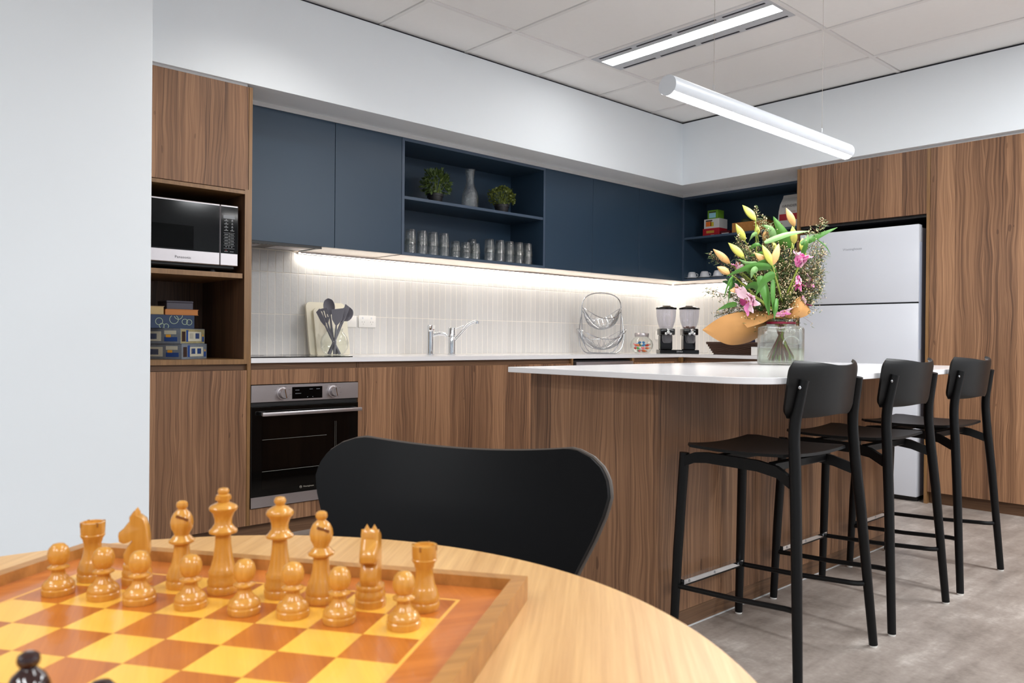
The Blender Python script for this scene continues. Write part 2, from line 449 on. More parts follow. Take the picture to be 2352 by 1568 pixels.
# ================================================================== the setting
YB, XB, ZB = 3.669, 5.163, 2.2085       # bulkhead faces and underside
YT, XF = 3.680, 5.190                   # fronts of base and tall cabinets
YO, XO = 3.912, 5.515                   # fronts of wall cabinets
YW, XW = 4.2616, 5.854                  # tiled walls
ZBT, ZBB = 0.8872, 0.8631               # benchtop
ZD, ZK = 0.830, 0.0745                  # door tops, kick height
OT, OB = 2.1856, 1.490                  # wall cabinets top and bottom
L, Fr = -3.4, -4.0

struct(boxobj('floor', M['floor'], None, L, 6.1, Fr, 4.5, -0.05, 0.0))
w = struct(boxobj('wall_rear', M['grout'], None, L, 6.1, YW + 0.0012, YW + 0.15, 0, 2.75))
wr = struct(boxobj('wall_right', M['grout'], None, XW + 0.0012, XW + 0.15, Fr, YW + 0.15, 0, 2.75))
# unseen walls behind the camera; wide unglazed openings added to let in daylight
b = MB().box(L, 6.1, Fr - 0.15, Fr, 0, 0.45).box(L, 6.1, Fr - 0.15, Fr, 2.5, 2.8)
for a, c in ((L, -2.9), (-0.2, 0.1), (2.8, 6.1)): b.box(a, c, Fr - 0.15, Fr, 0.45, 2.5)
struct(b.build('wall_front', M['wall'], None, smooth=False))
b = MB().box(L - 0.15, L, Fr, 4.5, 0, 0.45).box(L - 0.15, L, Fr, 4.5, 2.5, 2.8)
for a, c in ((Fr, -3.5), (-0.9, -0.6), (2.2, 4.5)): b.box(L - 0.15, L, a, c, 0.45, 2.5)
struct(b.build('wall_side', M['wall'], None, smooth=False))
# white pier that closes the run of cabinets
struct(boxobj('wall_left', M['wall'], None, 0.565, 1.1045, 3.40, 3.665, 0, 2.69, 0.003))
# bulkhead: two faces, a soffit, dark shadow line under the ceiling
b = MB().box(L, XB, YB, YB + 0.05, ZB, 2.688).box(L, XB + 0.05, YB + 0.05, YW + 0.1, ZB, ZB + 0.012)
struct(b.build('wall_bulkhead_rear', M['wall'], None, smooth=False))
b = MB().box(XB, XB + 0.05, Fr, YB + 0.05, ZB, 2.688).box(XB + 0.05, XW + 0.1, Fr, YW + 0.1, ZB, ZB + 0.012)
struct(b.build('wall_bulkhead_right', M['wall'], None, smooth=False))
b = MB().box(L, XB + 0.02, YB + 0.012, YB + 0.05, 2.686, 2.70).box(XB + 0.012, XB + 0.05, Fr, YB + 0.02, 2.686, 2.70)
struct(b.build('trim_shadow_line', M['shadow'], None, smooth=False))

# tiles: every one a piece, slightly out of plane
def tile_mesh(w, h, n):
    g = 0.0018; d = 0.0068; e = 0.0012
    ax, az = random.uniform(-.016, .016), random.uniform(-.004, .004)
    x0, x1, z0, z1 = -w / 2 + g, w / 2 - g, -h / 2 + g, h / 2 - g
    def fy(x, z): return -d + ax * x + az * z
    vs = [(x0, 0, z0), (x1, 0, z0), (x1, 0, z1), (x0, 0, z1),
          (x0, -d + e, z0), (x1, -d + e, z0), (x1, -d + e, z1), (x0, -d + e, z1),
          (x0 + e, fy(x0, z0), z0 + e), (x1 - e, fy(x1, z0), z0 + e), (x1 - e, fy(x1, z1), z1 - e), (x0 + e, fy(x0, z1), z1 - e)]
    fs = [(8, 9, 10, 11)]
    for a in (0, 4):
        for i in range(4): fs.append((a + i, a + (i + 1) % 4, a + 4 + (i + 1) % 4, a + 4 + i))
    m = MB().raw(vs, fs).mesh('tile', False); m.materials.append(M['tile']); return m
TP = 0.04735; J1, J2 = 1.3629, 1.1233
rows = ((ZBT + 0.001, J2), (J2, J1), (J1, OB - 0.002))
tm = [[tile_mesh(TP, b - a, 0) for _ in range(7)] for a, b in rows]
x = 1.688
while x < XW - 0.02:
    for r, (a, b) in enumerate(rows):
        link('tile', random.choice(tm[r]), None, w, False, (x + TP / 2, YW + 0.007, (a + b) / 2))
    x += TP
y = YW - 0.008
while y > 2.73:
    for r, (a, b) in enumerate(rows):
        link('tile', random.choice(tm[r]), None, wr, False, (XW + 0.007, y - TP / 2, (a + b) / 2), (0, 0, -PI / 2))
    y -= TP

# ceiling: slab, exposed grid, lay-in panels
ce = struct(boxobj('ceiling', M['shadow'], None, L, 6.1, Fr, 4.5, ZC + 0.03, ZC + 0.1))
GX, GY = 2.387, 3.2445
xs = [GX + 0.6 * k for k in range(-10, 5)]; ys = [GY - 1.2 * k for k in range(-1, 7)][::-1]
LX0, LX1, LY0, LY1 = 3.588, 3.888, GY - 1.2, GY      # lamp opening
XE, YE = XB + 0.05, YB + 0.05
pm = {}
def panel(x0, x1, y0, y1):
    x1 = min(x1, XE); y1 = min(y1, YE)
    if x1 - x0 < 0.05 or y1 - y0 < 0.05: return
    k = (round(x1 - x0, 3), round(y1 - y0, 3))
    if k not in pm:
        a, c = k[0] / 2 - 0.0145, k[1] / 2 - 0.0145
        pm[k] = MB().box(-a, a, -c, c, 0, 0.012, 0.003).mesh('ceiling_panel', True); pm[k].materials.append(M['ceil'])
    link('ceiling_panel', pm[k], None, ce, False, ((x0 + x1) / 2, (y0 + y1) / 2, ZC + 0.004))
for x in xs:
    for y in ys:
        if abs(x - LX0) < 0.05 and abs(y - LY0) < 0.05: panel(LX1, x + 0.6, y, y + 1.2)
        else: panel(x, x + 0.6, y, y + 1.2)
for x in xs:
    if x < XE: boxobj('grid_rail', M['tbar'], ce, x - 0.012, x + 0.012, Fr, YE, ZC - 0.0005, ZC + 0.02)
boxobj('grid_rail', M['tbar'], ce, LX1 - 0.006, LX1 + 0.006, LY0, LY1, ZC - 0.0005, ZC + 0.02)
for y in ys:
    if y < YE: boxobj('grid_rail', M['tbar'], ce, L, XE, y - 0.012, y + 0.012, ZC - 0.001, ZC + 0.02)

# ================================================================== lamps
t = thing('ceiling_light', 'recessed ceiling light with a bright diffuser between rows of dark air slots', 'ceiling light', (3.738, 2.645, ZC))
b = MB()
for x0, x1 in ((LX0 + 0.012, 3.678), (3.782, LX1 - 0.008)): b.box(x0, x1, LY0 + 0.012, LY1 - 0.012, ZC - 0.002, ZC + 0.004)
for y0, y1 in ((LY0 + 0.012, LY0 + 0.03), (LY1 - 0.03, LY1 - 0.012)): b.box(3.678, 3.782, y0, y1, ZC - 0.002, ZC + 0.004)
b.build('frame', M['lampw'], t, smooth=False)
boxobj('diffuser', M['lamp'], t, 3.678, 3.782, LY0 + 0.03, LY1 - 0.03, ZC - 0.001, ZC + 0.003)
for x0 in (3.622, 3.852):
    for k in range(4):
        y0 = LY0 + 0.045 + k * 0.285
        boxobj('air_slot', M['shadow'], t, x0, x0 + 0.014, y0, y0 + 0.245, ZC - 0.0035, ZC + 0.001)

PY, PZ, PX0, PX1, PR = 1.72, 1.905, 2.325, 3.755, 0.036
t = thing('pendant_lamp', 'slim white tube pendant lamp hanging from two wires over the island', 'pendant lamp', (3.0, PY, PZ))
prof = [(PX0, a) for a in range(1)]
b = MB(); sg = 28; A, Bv = [], []
for i in range(sg + 1):
    a = math.radians(-42 + 264 * i / sg)
    A.append((PX0, PY + PR * math.cos(a), PZ + PR * math.sin(a))); Bv.append((PX1, A[-1][1], A[-1][2]))
b.sheet([A, Bv], 0.002); b.build('housing', M['lampw'], t)
for xx in (PX0, PX1 - 0.004):
    b = MB(); b.prism([(PY + PR * math.cos(2 * PI * i / 32), PZ + PR * math.sin(2 * PI * i / 32)) for i in range(32)], xx, xx + 0.004, 0); b.build('end_cap', M['lampw'], t)
b = MB(); A, Bv = [], []
for i in range(13):
    a = math.radians(-138 + 96 * i / 12)
    A.append((PX0 + 0.004, PY + (PR - 0.003) * math.cos(a), PZ + (PR - 0.003) * math.sin(a))); Bv.append((PX1 - 0.004, A[-1][1], A[-1][2]))
b.sheet([A, Bv], -0.002); b.build('diffuser', M['pend'], t)
for xx in (2.62, 3.50):
    b = MB().tube([(xx, PY, PZ + PR), (xx, PY, PZ + PR + 0.03)], 0.004, 10); b.build('cable_grip', M['chrome'], t)
    b = MB().tube([(xx, PY, PZ + PR + 0.03), (xx, PY, ZC)], 0.0009, 6); b.build('suspension_wire', M['cable'], t)
    b = MB().lathe([(0.02, -0.012), (0.02, 0.0)], 20, (xx, PY, ZC)); b.build('ceiling_cup', M['lampw'], t)

t = thing('led_strip', 'glowing light strip under the navy cabinets along the tiles', 'light strip', (4.0, 4.23, OB - 0.01))
b = MB().box(2.20, XW - 0.005, YW - 0.042, YW - 0.016, OB - 0.005, OB - 0.0005).box(2.20, XW - 0.005, YW - 0.042, YW - 0.039, OB - 0.0105, OB - 0.005).box(2.20, XW - 0.005, YW - 0.019, YW - 0.016, OB - 0.0105, OB - 0.005)
b.build('channel', M['steel'], t, smooth=False)
boxobj('diffuser', M['led'], t, 2.20, XW - 0.01, YW - 0.039, YW - 0.019, OB - 0.0100, OB - 0.005)
t = thing('led_strip', 'short glowing light strip under the open corner shelf above the cereal dispenser', 'light strip', (5.83, 3.5, OB - 0.01))
b = MB().box(XW - 0.042, XW - 0.016, 2.76, YW - 0.05, OB - 0.005, OB - 0.0022).box(XW - 0.042, XW - 0.039, 2.76, YW - 0.05, OB - 0.0105, OB - 0.005).box(XW - 0.019, XW - 0.016, 2.76, YW - 0.05, OB - 0.0105, OB - 0.005)
b.build('channel', M['steel'], t, smooth=False)
boxobj('diffuser', M['led'], t, XW - 0.039, XW - 0.019, 2.76, YW - 0.05, OB - 0.0100, OB - 0.005)

# ================================================================== tall walnut tower with the microwave
t = thing('tall_cabinet', 'tall walnut tower cabinet with open niches beside the white pier', 'cabinet', (1.35, 3.9, 0))
X0, X1, XI = 1.05, 1.6605, 1.6434
boxobj('side_panel', M['edge'], t, XI, X1, YT, YW, ZK, 2.195)
boxobj('side_panel', M['edge'], t, X0, X0 + 0.017, YT, YW, ZK, 2.195)
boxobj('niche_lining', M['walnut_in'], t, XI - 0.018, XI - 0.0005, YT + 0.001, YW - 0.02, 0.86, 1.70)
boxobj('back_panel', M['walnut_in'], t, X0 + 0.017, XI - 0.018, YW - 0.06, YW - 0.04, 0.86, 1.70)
boxobj('niche_edge', M['edge'], t, XI - 0.018, XI, YT - 0.0005, YT + 0.001, 0.86, 1.70)
boxobj('shelf', M['edge'], t, X0 + 0.017, XI, YT, YW - 0.02, 1.677, 1.694)
boxobj('shelf', M['edge'], t, X0 + 0.017, XI - 0.026, YT + 0.004, YW - 0.06, 1.2715, 1.2945)
boxobj('shelf', M['edge'], t, X0 + 0.017, XI, YT, YW - 0.02, 0.859, 0.8825)
boxobj('finger_rail', M['walnut_h'], t, X0 + 0.017, XI, YT + 0.02, YT + 0.04, ZD, 0.859)
d = boxobj('door', M['walnut'], t, X0 + 0.019, XI - 0.002, YT, YT + 0.018, 1.697, 2.195, 0.0008)
d = boxobj('door', M['walnut'], t, X0 + 0.019, XI - 0.002, YT, YT + 0.018, ZK, 0.829, 0.0008)
boxobj('kickboard', M['walnut_h'], t, X0, X1, YT + 0.032, YT + 0.05, 0, ZK)
struct(boxobj('trim_1', M['trimw'], None, L, XI - 0.005, YT + 0.008, YT + 0.025, 2.196, ZB))

# microwave in the upper niche
MY = 3.70; mx0, mx1, mz0, mz1 = 1.095, 1.600, 1.328, 1.617
t = thing('microwave', 'black and steel microwave oven on the tower shelf', 'microwave', (1.35, 3.9, 1.2945))
boxobj('body', M['black'], t, mx0 + 0.006, mx1 - 0.006, MY + 0.02, MY + 0.40, 1.312, mz1 - 0.004, 0.006)
d = boxobj('door', M['steel'], t, mx0, 1.5115, MY - 0.004, MY + 0.02, mz0, mz1, 0.003)
boxobj('window', M['mw_glass'], d, mx0 + 0.004, 1.508, MY - 0.0055, MY - 0.0035, 1.386, mz1 - 0.008)
boxobj('window_screen', plain('dark_window_screen', (2, 2, 2), 0.1, var=0.0, spec=0.08), d, mx0 + 0.03, 1.387, MY - 0.0062, MY - 0.0050, 1.392, 1.50)
text('Panasonic', 0.0165, flat('dark_print', (20, 20, 22)), d, (1.340, MY - 0.0046, 1.3525), FACE_A, sx=1.15)
c = boxobj('control_panel', M['steel'], t, 1.5135, mx1, MY - 0.004, MY + 0.02, mz0, mz1, 0.003)
boxobj('panel_face', M['mw_glass'], c, 1.515, mx1 - 0.003, MY - 0.0055, MY - 0.0035, 1.386, mz1 - 0.008)
boxobj('display', flat('display_grey', (66, 68, 74), 0.15), c, 1.5265, 1.582, MY - 0.0062, MY - 0.005, 1.552, 1.568)
pr_ = flat('panel_print', (150, 152, 154), 0.5); b = MB()
def px(a): return 1.517 + a * 0.073
def pz(v): return 1.5895 - v * 0.203
for k in range(4):
    for xx, ww in ((0.32, .26), (0.72, .12 if k < 3 else .26)):
        zz = 1.541 - k * 0.0152
        b.box(px(xx - ww / 2), px(xx + ww / 2), MY - 0.0062, MY - 0.0052, zz - 0.0012, zz + 0.0012)
        b.box(px(xx - .035), px(xx + .035), MY - 0.0062, MY - 0.0052, zz + 0.0035, zz + 0.0072)
for k in range(6):
    zz = 1.484 - k * 0.0148
    b.box(px(.16), px(.88), MY - 0.0062, MY - 0.0052, zz - 0.0006, zz + 0.0006)
    if k < 4:
        for xx in (0.33, 0.71): b.box(px(xx - .12), px(xx + .12), MY - 0.0062, MY - 0.0052, zz - 0.0086, zz - 0.0062)
b.box(px(.52), px(.535), MY - 0.0062, MY - 0.0052, 1.425, 1.484)
for xx in (.32, .5, .7): b.box(px(xx - .04), px(xx + .04), MY - 0.0062, MY - 0.0052, 1.4165, 1.4195)
for xx in (.32, .7): b.box(px(xx - .12), px(xx + .12), MY - 0.0062, MY - 0.0052, 1.3945, 1.3965)
b.build('key_print', pr_, c, smooth=False)
boxobj('stop_mark', flat('red_print', (150, 30, 30)), c, px(.28), px(.36), MY - 0.0062, MY - 0.0052, 1.400, 1.403)
for xx in (mx0 + 0.05, 1.45, ):
    for yy in (MY + 0.06, MY + 0.34): MB().lathe([(0.02, 1.2945), (0.016, 1.313)], 16, (xx + 0.05, yy, 0)).build('foot', M['black'], t)

# puzzle boxes and books in the lower niche
def printed_box(name, label, loc, rz, sx, sy, sz, col, patches, cat='box', group=None):
    o = thing(name, label, cat, loc, rz, group)
    MB().box(0, sx, 0, sy, 0.0005, sz, 0.001).build('carton', col, o, False)
    for nm, mat, lst in patches:
        for face, a0, a1, z0, z1 in lst:
            b = MB()
            if face == 'f': b.box(a0 * sx, a1 * sx, -0.0006, 0.0004, z0 * sz, z1 * sz)
            elif face == 'r': b.box(sx - 0.0004, sx + 0.0006, a0 * sy, a1 * sy, z0 * sz, z1 * sz)
            else: b.box(-0.0006, 0.0004, a0 * sy, a1 * sy, z0 * sz, z1 * sz)
            b.build(nm, mat, o, False, smooth=False)
    return o
gb = plain('grey_blue_print', (122, 130, 140), 0.4, var=0.3, scale=60)
gy = plain('sandy_print', (164, 154, 116), 0.4, var=0.3, scale=60)
bl = flat('blue_print', (40, 74, 140)); yl = flat('orange_print', (232, 166, 50)); lt = flat('pale_print', (206, 204, 186)); dk = flat('dark_brown_print', (58, 40, 36))
P1 = [('pale_print', lt, [('l', .36, .85, .18, .80), ('l', .08, .30, .62, .86), ('f', .30, .84, .18, .80)]),
      ('blue_print', bl, [('l', .44, .78, .30, .66), ('l', .06, .30, .16, .44), ('f', .22, .31, .14, .9), ('f', .36, .52, .34, .70), ('f', .60, .76, .34, .70), ('f', .88, .96, .14, .48)]),
      ('orange_print', yl, [('l', .18, .27, .42, .60), ('f', .90, .94, .5, .62)]), ('dark_print', dk, [('f', .05, .19, .16, .8)])]
jb = printed_box('jigsaw_box', 'grey-blue printed jigsaw box at the bottom of the niche stack', (1.3478, 3.722, 0.8825), .66, 0.21, 0.27, 0.072, gb, P1, group='jigsaw boxes in the walnut niche')
o = printed_box('jigsaw_box', 'sandy-sided printed jigsaw box lying on the bottom jigsaw box', (1.341, 3.722, 0.9545), .68, 0.21, 0.27, 0.072, gb, P1, group='jigsaw boxes in the walnut niche')
MB().box(0.003, 0.207, -0.0004, 0.001, 0.003, 0.069).build('sandy_side', gy, o, False, smooth=False)
o = printed_box('game_box', 'navy box printed with pale rings on top of the jigsaw boxes', (1.13, 3.79, 1.0265), 0, 0.30, 0.24, 0.063, flat('navy_print', (26, 50, 84)), [])
b = MB()
for cx, cz, r in ((.138, .032, .017), (.205, .042, .021), (.255, .032, .014), (.150, .012, .012), (.170, .010, .012), (.275, .03, .014), (.225, .062, .02)):
    for i in range(24):
        a0, a1 = 2 * PI * i / 24, 2 * PI * (i + 1) / 24
        q = [(cx + rr * math.cos(a), cz + rr * math.sin(a)) for a, rr in ((a0, r), (a1, r), (a1, r - .0022), (a0, r - .0022))]
        if all(0.001 < zz < 0.062 and xx < 0.299 for xx, zz in q): b.prism(q, -0.0008, 0.0003, 1)
b.build('ring_print', flat('pale_green_print', (172, 190, 160)), o, False, smooth=False)
def book(name, label, loc, rz, sx, sy, sz, cover, pages):
    o = thing(name, label, 'book', loc, rz)
    b = MB().box(0, sx, 0, sy, 0.0005, 0.0025).box(0, sx, 0, sy, sz - 0.0025, sz).box(0, 0.003, 0, sy, 0.0005, sz); b.build('cover', cover, o, False, smooth=False)
    MB().box(0.003, sx - 0.003, 0.002, sy - 0.002, 0.0025, sz - 0.0025).build('pages', pages, o, False, smooth=False)
book('paperback', 'fat tan paperback on the ringed navy box', (1.14, 3.80, 1.0895), 0, 0.155, 0.2, 0.040, flat('tan_cover', (150, 124, 84)), flat('tan_pages', (196, 166, 110)))
book('hardback', 'thin orange book lying beside the tan paperback', (1.302, 3.81, 1.0895), 0, 0.155, 0.2, 0.028, flat('orange_cover', (186, 112, 40)), flat('orange_pages', (196, 122, 50)))
o = thing('storage_tin', 'slate grey tin box on the orange book', 'box', (1.325, 3.86, 1.1175))
MB().box(0, 0.125, 0, 0.12, 0.0005, 0.033, 0.002).build('tin', flat('slate_tin', (84, 80, 92)), o, False)
MB().box(-0.001, 0.126, -0.001, 0.121, 0.033, 0.042, 0.002).build('lid', flat('slate_tin_lid', (76, 72, 84)), o, False)

# ================================================================== base cabinets, oven, benchtop
t = thing('oven_cabinet', 'walnut base cabinet housing the built-in oven', 'cabinet', (1.96, 3.95, 0))
OX0, OX1, OZ0, OZ1 = 1.6625, 2.2585, 0.1565, 0.7535
boxobj('carcass', M['walnut_in'], t, 1.662, 2.302, 4.22, 4.24, ZK, 0.86)
boxobj('side_panel', M['walnut_in'], t, 2.262, 2.279, YT + 0.02, 4.22, ZK, 0.86)
boxobj('fascia', M['walnut'], t, 1.6625, 2.2585, YT, YT + 0.018, 0.7575, ZD, 0.0006)
boxobj('filler', M['walnut'], t, 2.2605, 2.3045, YT, YT + 0.018, ZK, ZD, 0.0006)
boxobj('lower_panel', M['walnut'], t, 1.6625, 2.2585, YT, YT + 0.018, ZK, 0.1525, 0.0006)
boxobj('finger_rail', M['walnut_h'], t, 1.662, 2.3045, YT + 0.022, YT + 0.04, 0.80, ZBB)
boxobj('kickboard', M['walnut_h'], t, 1.6605, 2.3045, YT + 0.032, YT + 0.05, 0, ZK)

t = thing('oven', 'built-in black glass oven with steel control panel and two knobs', 'oven', (1.96, 3.9, OZ0))
boxobj('cavity', M['black'], t, OX0 + 0.02, OX1 - 0.02, YT + 0.02, 4.2, OZ0 + 0.02, OZ1 - 0.01)
cp = boxobj('control_panel', M['steel'], t, OX0, OX1, YT - 0.006, YT + 0.02, 0.670, OZ1, 0.0012)
boxobj('display', M['mw_glass'], cp, 1.876, 2.0445, YT - 0.0068, YT - 0.005, 0.680, 0.740)
dg = flat('display_print', (120, 124, 130))
b = MB()
for x0, x1, z in ((1.893, 1.915, .724), (1.893, 1.925, .707), (1.972, 1.99, .727), (2.01, 2.03, .727), (1.958, 1.964, .688), (1.988, 1.992, .688)): b.box(x0, x1, YT - 0.0073, YT - 0.0065, z - 0.0012, z + 0.0012)
b.build('display_print', dg, cp, smooth=False)
for kx in (1.8245, 2.1085):
    k = MB().lathe([(0.030, 0), (0.030, 0.004), (0.026, 0.006), (0.025, 0.026), (0.022, 0.030), (0, 0.030)], 32)
    k = k.build('knob', M['steel'], cp, False); k.rotation_euler = (PI / 2, 0, 0); k.location = (kx, YT - 0.006, 0.7105)
    g = MB().box(-0.0035, 0.0035, -0.023, 0.023, 0.030, 0.036, 0.001).build('grip', M['chrome'], k, False); g.rotation_euler = (0, 0, 0.2)
    g = MB()
    for j in range(7):
        a = math.radians(150 - 40 * j)
        g.box(kx + 0.043 * math.cos(a) - .006, kx + 0.043 * math.cos(a) + .006, YT - 0.0066, YT - 0.0058, .7105 + .036 * math.sin(a) - .0006, .7105 + .036 * math.sin(a) + .0006)
    g.build('dial_print', flat('dial_print', (96, 94, 96)), cp, smooth=False)
d = boxobj('door', M['oven_glass'], t, OX0, OX1, YT - 0.008, YT + 0.02, OZ0, 0.648, 0.002)
boxobj('vent', M['black'], t, OX0 + 0.002, OX1 - 0.002, YT + 0.004, YT + 0.02, 0.649, 0.669)
h = MB().box(1.700, 2.2575, YT - 0.052, YT - 0.038, 0.6045, 0.6235, 0.004, 2).box(1.712, 1.728, YT - 0.04, YT - 0.006, .606, .622).box(2.228, 2.244, YT - 0.04, YT - 0.006, .606, .622)
h.build('handle', M['steel'], d)
boxobj('window', flat('smoked_window', (5, 5, 5), 0.05), d, 1.717, 2.205, YT - 0.0088, YT - 0.0075, 0.245, 0.585)
boxobj('lower_trim', M['steel'], d, OX0, OX1, YT - 0.0095, YT - 0.006, OZ0, 0.2085)
text('Westinghouse', 0.0108, flat('logo_print', (176, 170, 158)), d, (1.9690, YT - 0.0092, 0.2335), FACE_A, sx=0.95)
b = MB()
for i in range(20):
    a0, a1 = 2 * PI * i / 20, 2 * PI * (i + 1) / 20
    b.prism([(1.926 + r * math.cos(a), .2335 + r * math.sin(a)) for a, r in ((a0, .0064), (a1, .0064), (a1, .0054), (a0, .0054))], YT - 0.0093, YT - 0.0078, 1)
for k in (-1, 0, 1): b.box(1.926 + k * .0034 - .0005, 1.926 + k * .0034 + .0005, YT - 0.0093, YT - 0.0078, .2312 + (abs(k) == 0) * .001, .2365)
b.build('emblem', flat('logo_emblem', (176, 170, 158)), d, smooth=False)
rk = flat('rack_wire', (112, 112, 106), 0.4)
for z, x1 in ((0.486, 2.07), (0.330, 2.14)): MB().tube([(1.7185, YT - 0.0088, z), (x1, YT - 0.0088, z)], 0.0011, 6).build('rack', rk, d)
for xx in (2.118, 2.126): MB().tube([(xx, YT - 0.0088, 0.40), (xx, YT - 0.0088, 0.555)], 0.0006, 6).build('rack_guide', rk, d)

# base cabinets between the oven and the dishwasher
for i, (x0, x1, lb) in enumerate(((2.3065, 2.7085, 'walnut base cabinet next to the oven, behind the black chair'), (2.7105, 3.3135, 'walnut base cabinet under the two chrome taps'), (3.3155, 3.9285, 'walnut base cabinet next to the dishwasher'))):
    t = thing('base_cabinet', lb, 'cabinet', ((x0 + x1) / 2, 3.95, 0))
    boxobj('carcass', M['walnut_in'], t, x0, x1, YT + 0.04, 4.2, ZK, 0.80)
    boxobj('door', M['walnut'], t, x0, x1, YT, YT + 0.018, ZK, ZD, 0.0006)
    boxobj('finger_rail', M['walnut_h'], t, x0 - 0.001, x1 + 0.001, YT + 0.022, YT + 0.04, 0.80, ZBB)
    boxobj('kickboard', M['walnut_h'], t, x0 - 0.001, x1 + 0.001, YT + 0.032, YT + 0.05, 0, ZK)
    if i == 2: boxobj('end_panel', M['edge'], t, 3.930, 3.9465, YT, 4.2, ZK, ZBB)
t = thing('dishwasher', 'steel-fronted dishwasher under the benchtop beside the corner', 'dishwasher', (4.27, 3.95, 0))
boxobj('tub', M['black'], t, 3.97, 4.575, YT + 0.02, 4.2, 0.03, 0.85)
boxobj('door', M['steel'], t, 3.966, 4.578, YT - 0.014, YT + 0.02, 0.10, 0.8405, 0.002)
boxobj('plinth', M['black'], t, 3.97, 4.575, YT + 0.03, YT + 0.045, 0, 0.10)
t = thing('base_cabinet', 'walnut corner base cabinet between the dishwasher and the corner', 'cabinet', (4.9, 3.95, 0))
boxobj('carcass', M['walnut_in'], t, 4.60, XW, YT + 0.04, 4.2, ZK, 0.80)
boxobj('door', M['walnut'], t, 4.604, 5.165, YT, YT + 0.018, ZK, ZD, 0.0006)
boxobj('end_panel', M['edge'], t, 4.580, 4.602, YT, 4.2, ZK, ZBB)
boxobj('corner_post', M['edge'], t, 5.167, XF + 0.012, YT - 0.012, YT + 0.02, ZK, ZBB)
boxobj('finger_rail', M['walnut_h'], t, 4.602, 5.167, YT + 0.022, YT + 0.04, 0.80, ZBB)
boxobj('kickboard', M['walnut_h'], t, 4.58, XF + 0.03, YT + 0.032, YT + 0.05, 0, ZK)
t = thing('base_cabinet', 'walnut base cabinet between the corner and the fridge', 'cabinet', (5.5, 3.2, 0))
boxobj('carcass', M['walnut_in'], t, XF + 0.04, XW - 0.05, 2.74, YT - 0.02, ZK, 0.80)
boxobj('door', M['walnut'], t, XF, XF + 0.018, 2.735, 3.20, ZK, ZD, 0.0006)
boxobj('door', M['walnut'], t, XF, XF + 0.018, 3.203, YT - 0.014, ZK, ZD, 0.0006)
boxobj('finger_rail', M['walnut_h'], t, XF + 0.022, XF + 0.04, 2.735, YT - 0.012, 0.80, ZBB)
boxobj('kickboard', M['walnut_h'], t, XF + 0.032, XF + 0.05, 2.735, YT, 0, ZK)
# continuous L-shaped benchtop with a lip against the tiles
b = MB().prism([(1.662, YT - 0.001), (XF - 0.001, YT - 0.001), (XF - 0.001, 2.735), (XW - 0.002, 2.735), (XW - 0.002, YW - 0.002), (1.662, YW - 0.002)], ZBB, ZBT)
o = b.build('benchtop', M['stone'], None, smooth=False); tag(o, 'long white stone benchtop running under the tiled walls', 'benchtop')
t = thing('cooktop', 'thin black glass cooktop set on the white bench above the oven', 'cooktop', (1.95, 3.95, ZBT))
boxobj('glass', M['black_glass'], t, 1.672, 2.235, YT + 0.012, 4.18, ZBT + 0.0004, ZBT + 0.0052, 0.001)
for cx, cy, r in ((1.82, 3.83, .09), (2.09, 3.83, .075), (1.82, 4.05, .075), (2.09, 4.05, .09)):
    b = MB(); b.lathe([(r, ZBT + .0052), (r, ZBT + .0056), (r - .002, ZBT + .0056), (r - .002, ZBT + .0052)], 36, (cx, cy, 0), False); b.build('zone_ring', flat('zone_print', (90, 90, 92)), t)

# ================================================================== wall cabinets
def carcass(t, x0, x1, z0, z1, y0, y1, mat, th=0.017, shelf=None, edge=None):
    boxobj('side_panel', mat, t, x0, x0 + th, y0, y1, z0, z1); boxobj('side_panel', mat, t, x1 - th, x1, y0, y1, z0, z1)
    boxobj('top_panel', mat, t, x0 + th, x1 - th, y0, y1, z1 - th, z1); boxobj('bottom_panel', mat, t, x0 + th, x1 - th, y0, y1, z0 + 0.004, z0 + th)
    boxobj('back_panel', mat, t, x0 + th, x1 - th, y1 - 0.01, y1, z0 + th, z1 - th)
    if shelf: boxobj('shelf', edge or mat, t, x0 + th, x1 - th, y0 + 0.004, y1 - 0.01, shelf, shelf + th)
t = thing('wall_cabinet', 'navy two-door wall cabinet beside the walnut tower', 'cabinet', (2.18, 4.1, OB))
carcass(t, 1.662, 2.692, OB, OT, YO + 0.018, YW - 0.001, M['navy'])
boxobj('door', M['navy'], t, 1.662, 2.2445, YO, YO + 0.018, OB, OT, 0.0008); boxobj('door', M['navy'], t, 2.2475, 2.6915, YO, YO + 0.018, OB, OT, 0.0008)
boxobj('underside', M['under'], t, 2.165, 2.692, YO + 0.018, YW - 0.001, OB - 0.0005, OB + 0.004)
t = thing('range_hood', 'slim dark range hood under the wall cabinet above the cooktop', 'range hood', (1.91, 4.08, OB - 0.012))
boxobj('underside_panel', M['steel_dark'], t, 1.664, 2.14, YO + 0.002, 4.13, OB - 0.010, OB - 0.001)
boxobj('front_lip', M['black'], t, 1.664, 2.165, YO - 0.004, YO + 0.006, OB - 0.014, OB - 0.001)
boxobj('side_strip', M['black'], t, 2.14, 2.164, YO + 0.006, 4.13, OB - 0.013, OB - 0.001)
for k in range(5): MB().lathe([(0.005, 0), (0.005, -0.002)], 12, (1.78 + k * 0.022, YO + 0.03, OB - 0.010)).build('button', M['chrome'], t)
for cx in (1.75, 2.03): MB().box(cx - .1, cx + .1, 3.985, 4.11, OB - .0115, OB - .0095, .0008).build('filter', M['steel'], t)
t = thing('shelf_unit', 'open navy shelf unit with glasses, plants and a carafe', 'shelf', (3.295, 4.1, OB))
carcass(t, 2.6935, 3.8965, OB - 0.002, OT, YO, YW - 0.001, M['navy'], 0.018, 1.823)
boxobj('front_edge', M['navy_edge'], t, 2.7115, 3.8785, YO + 0.0032, YO + 0.0042, 1.8235, 1.8405)
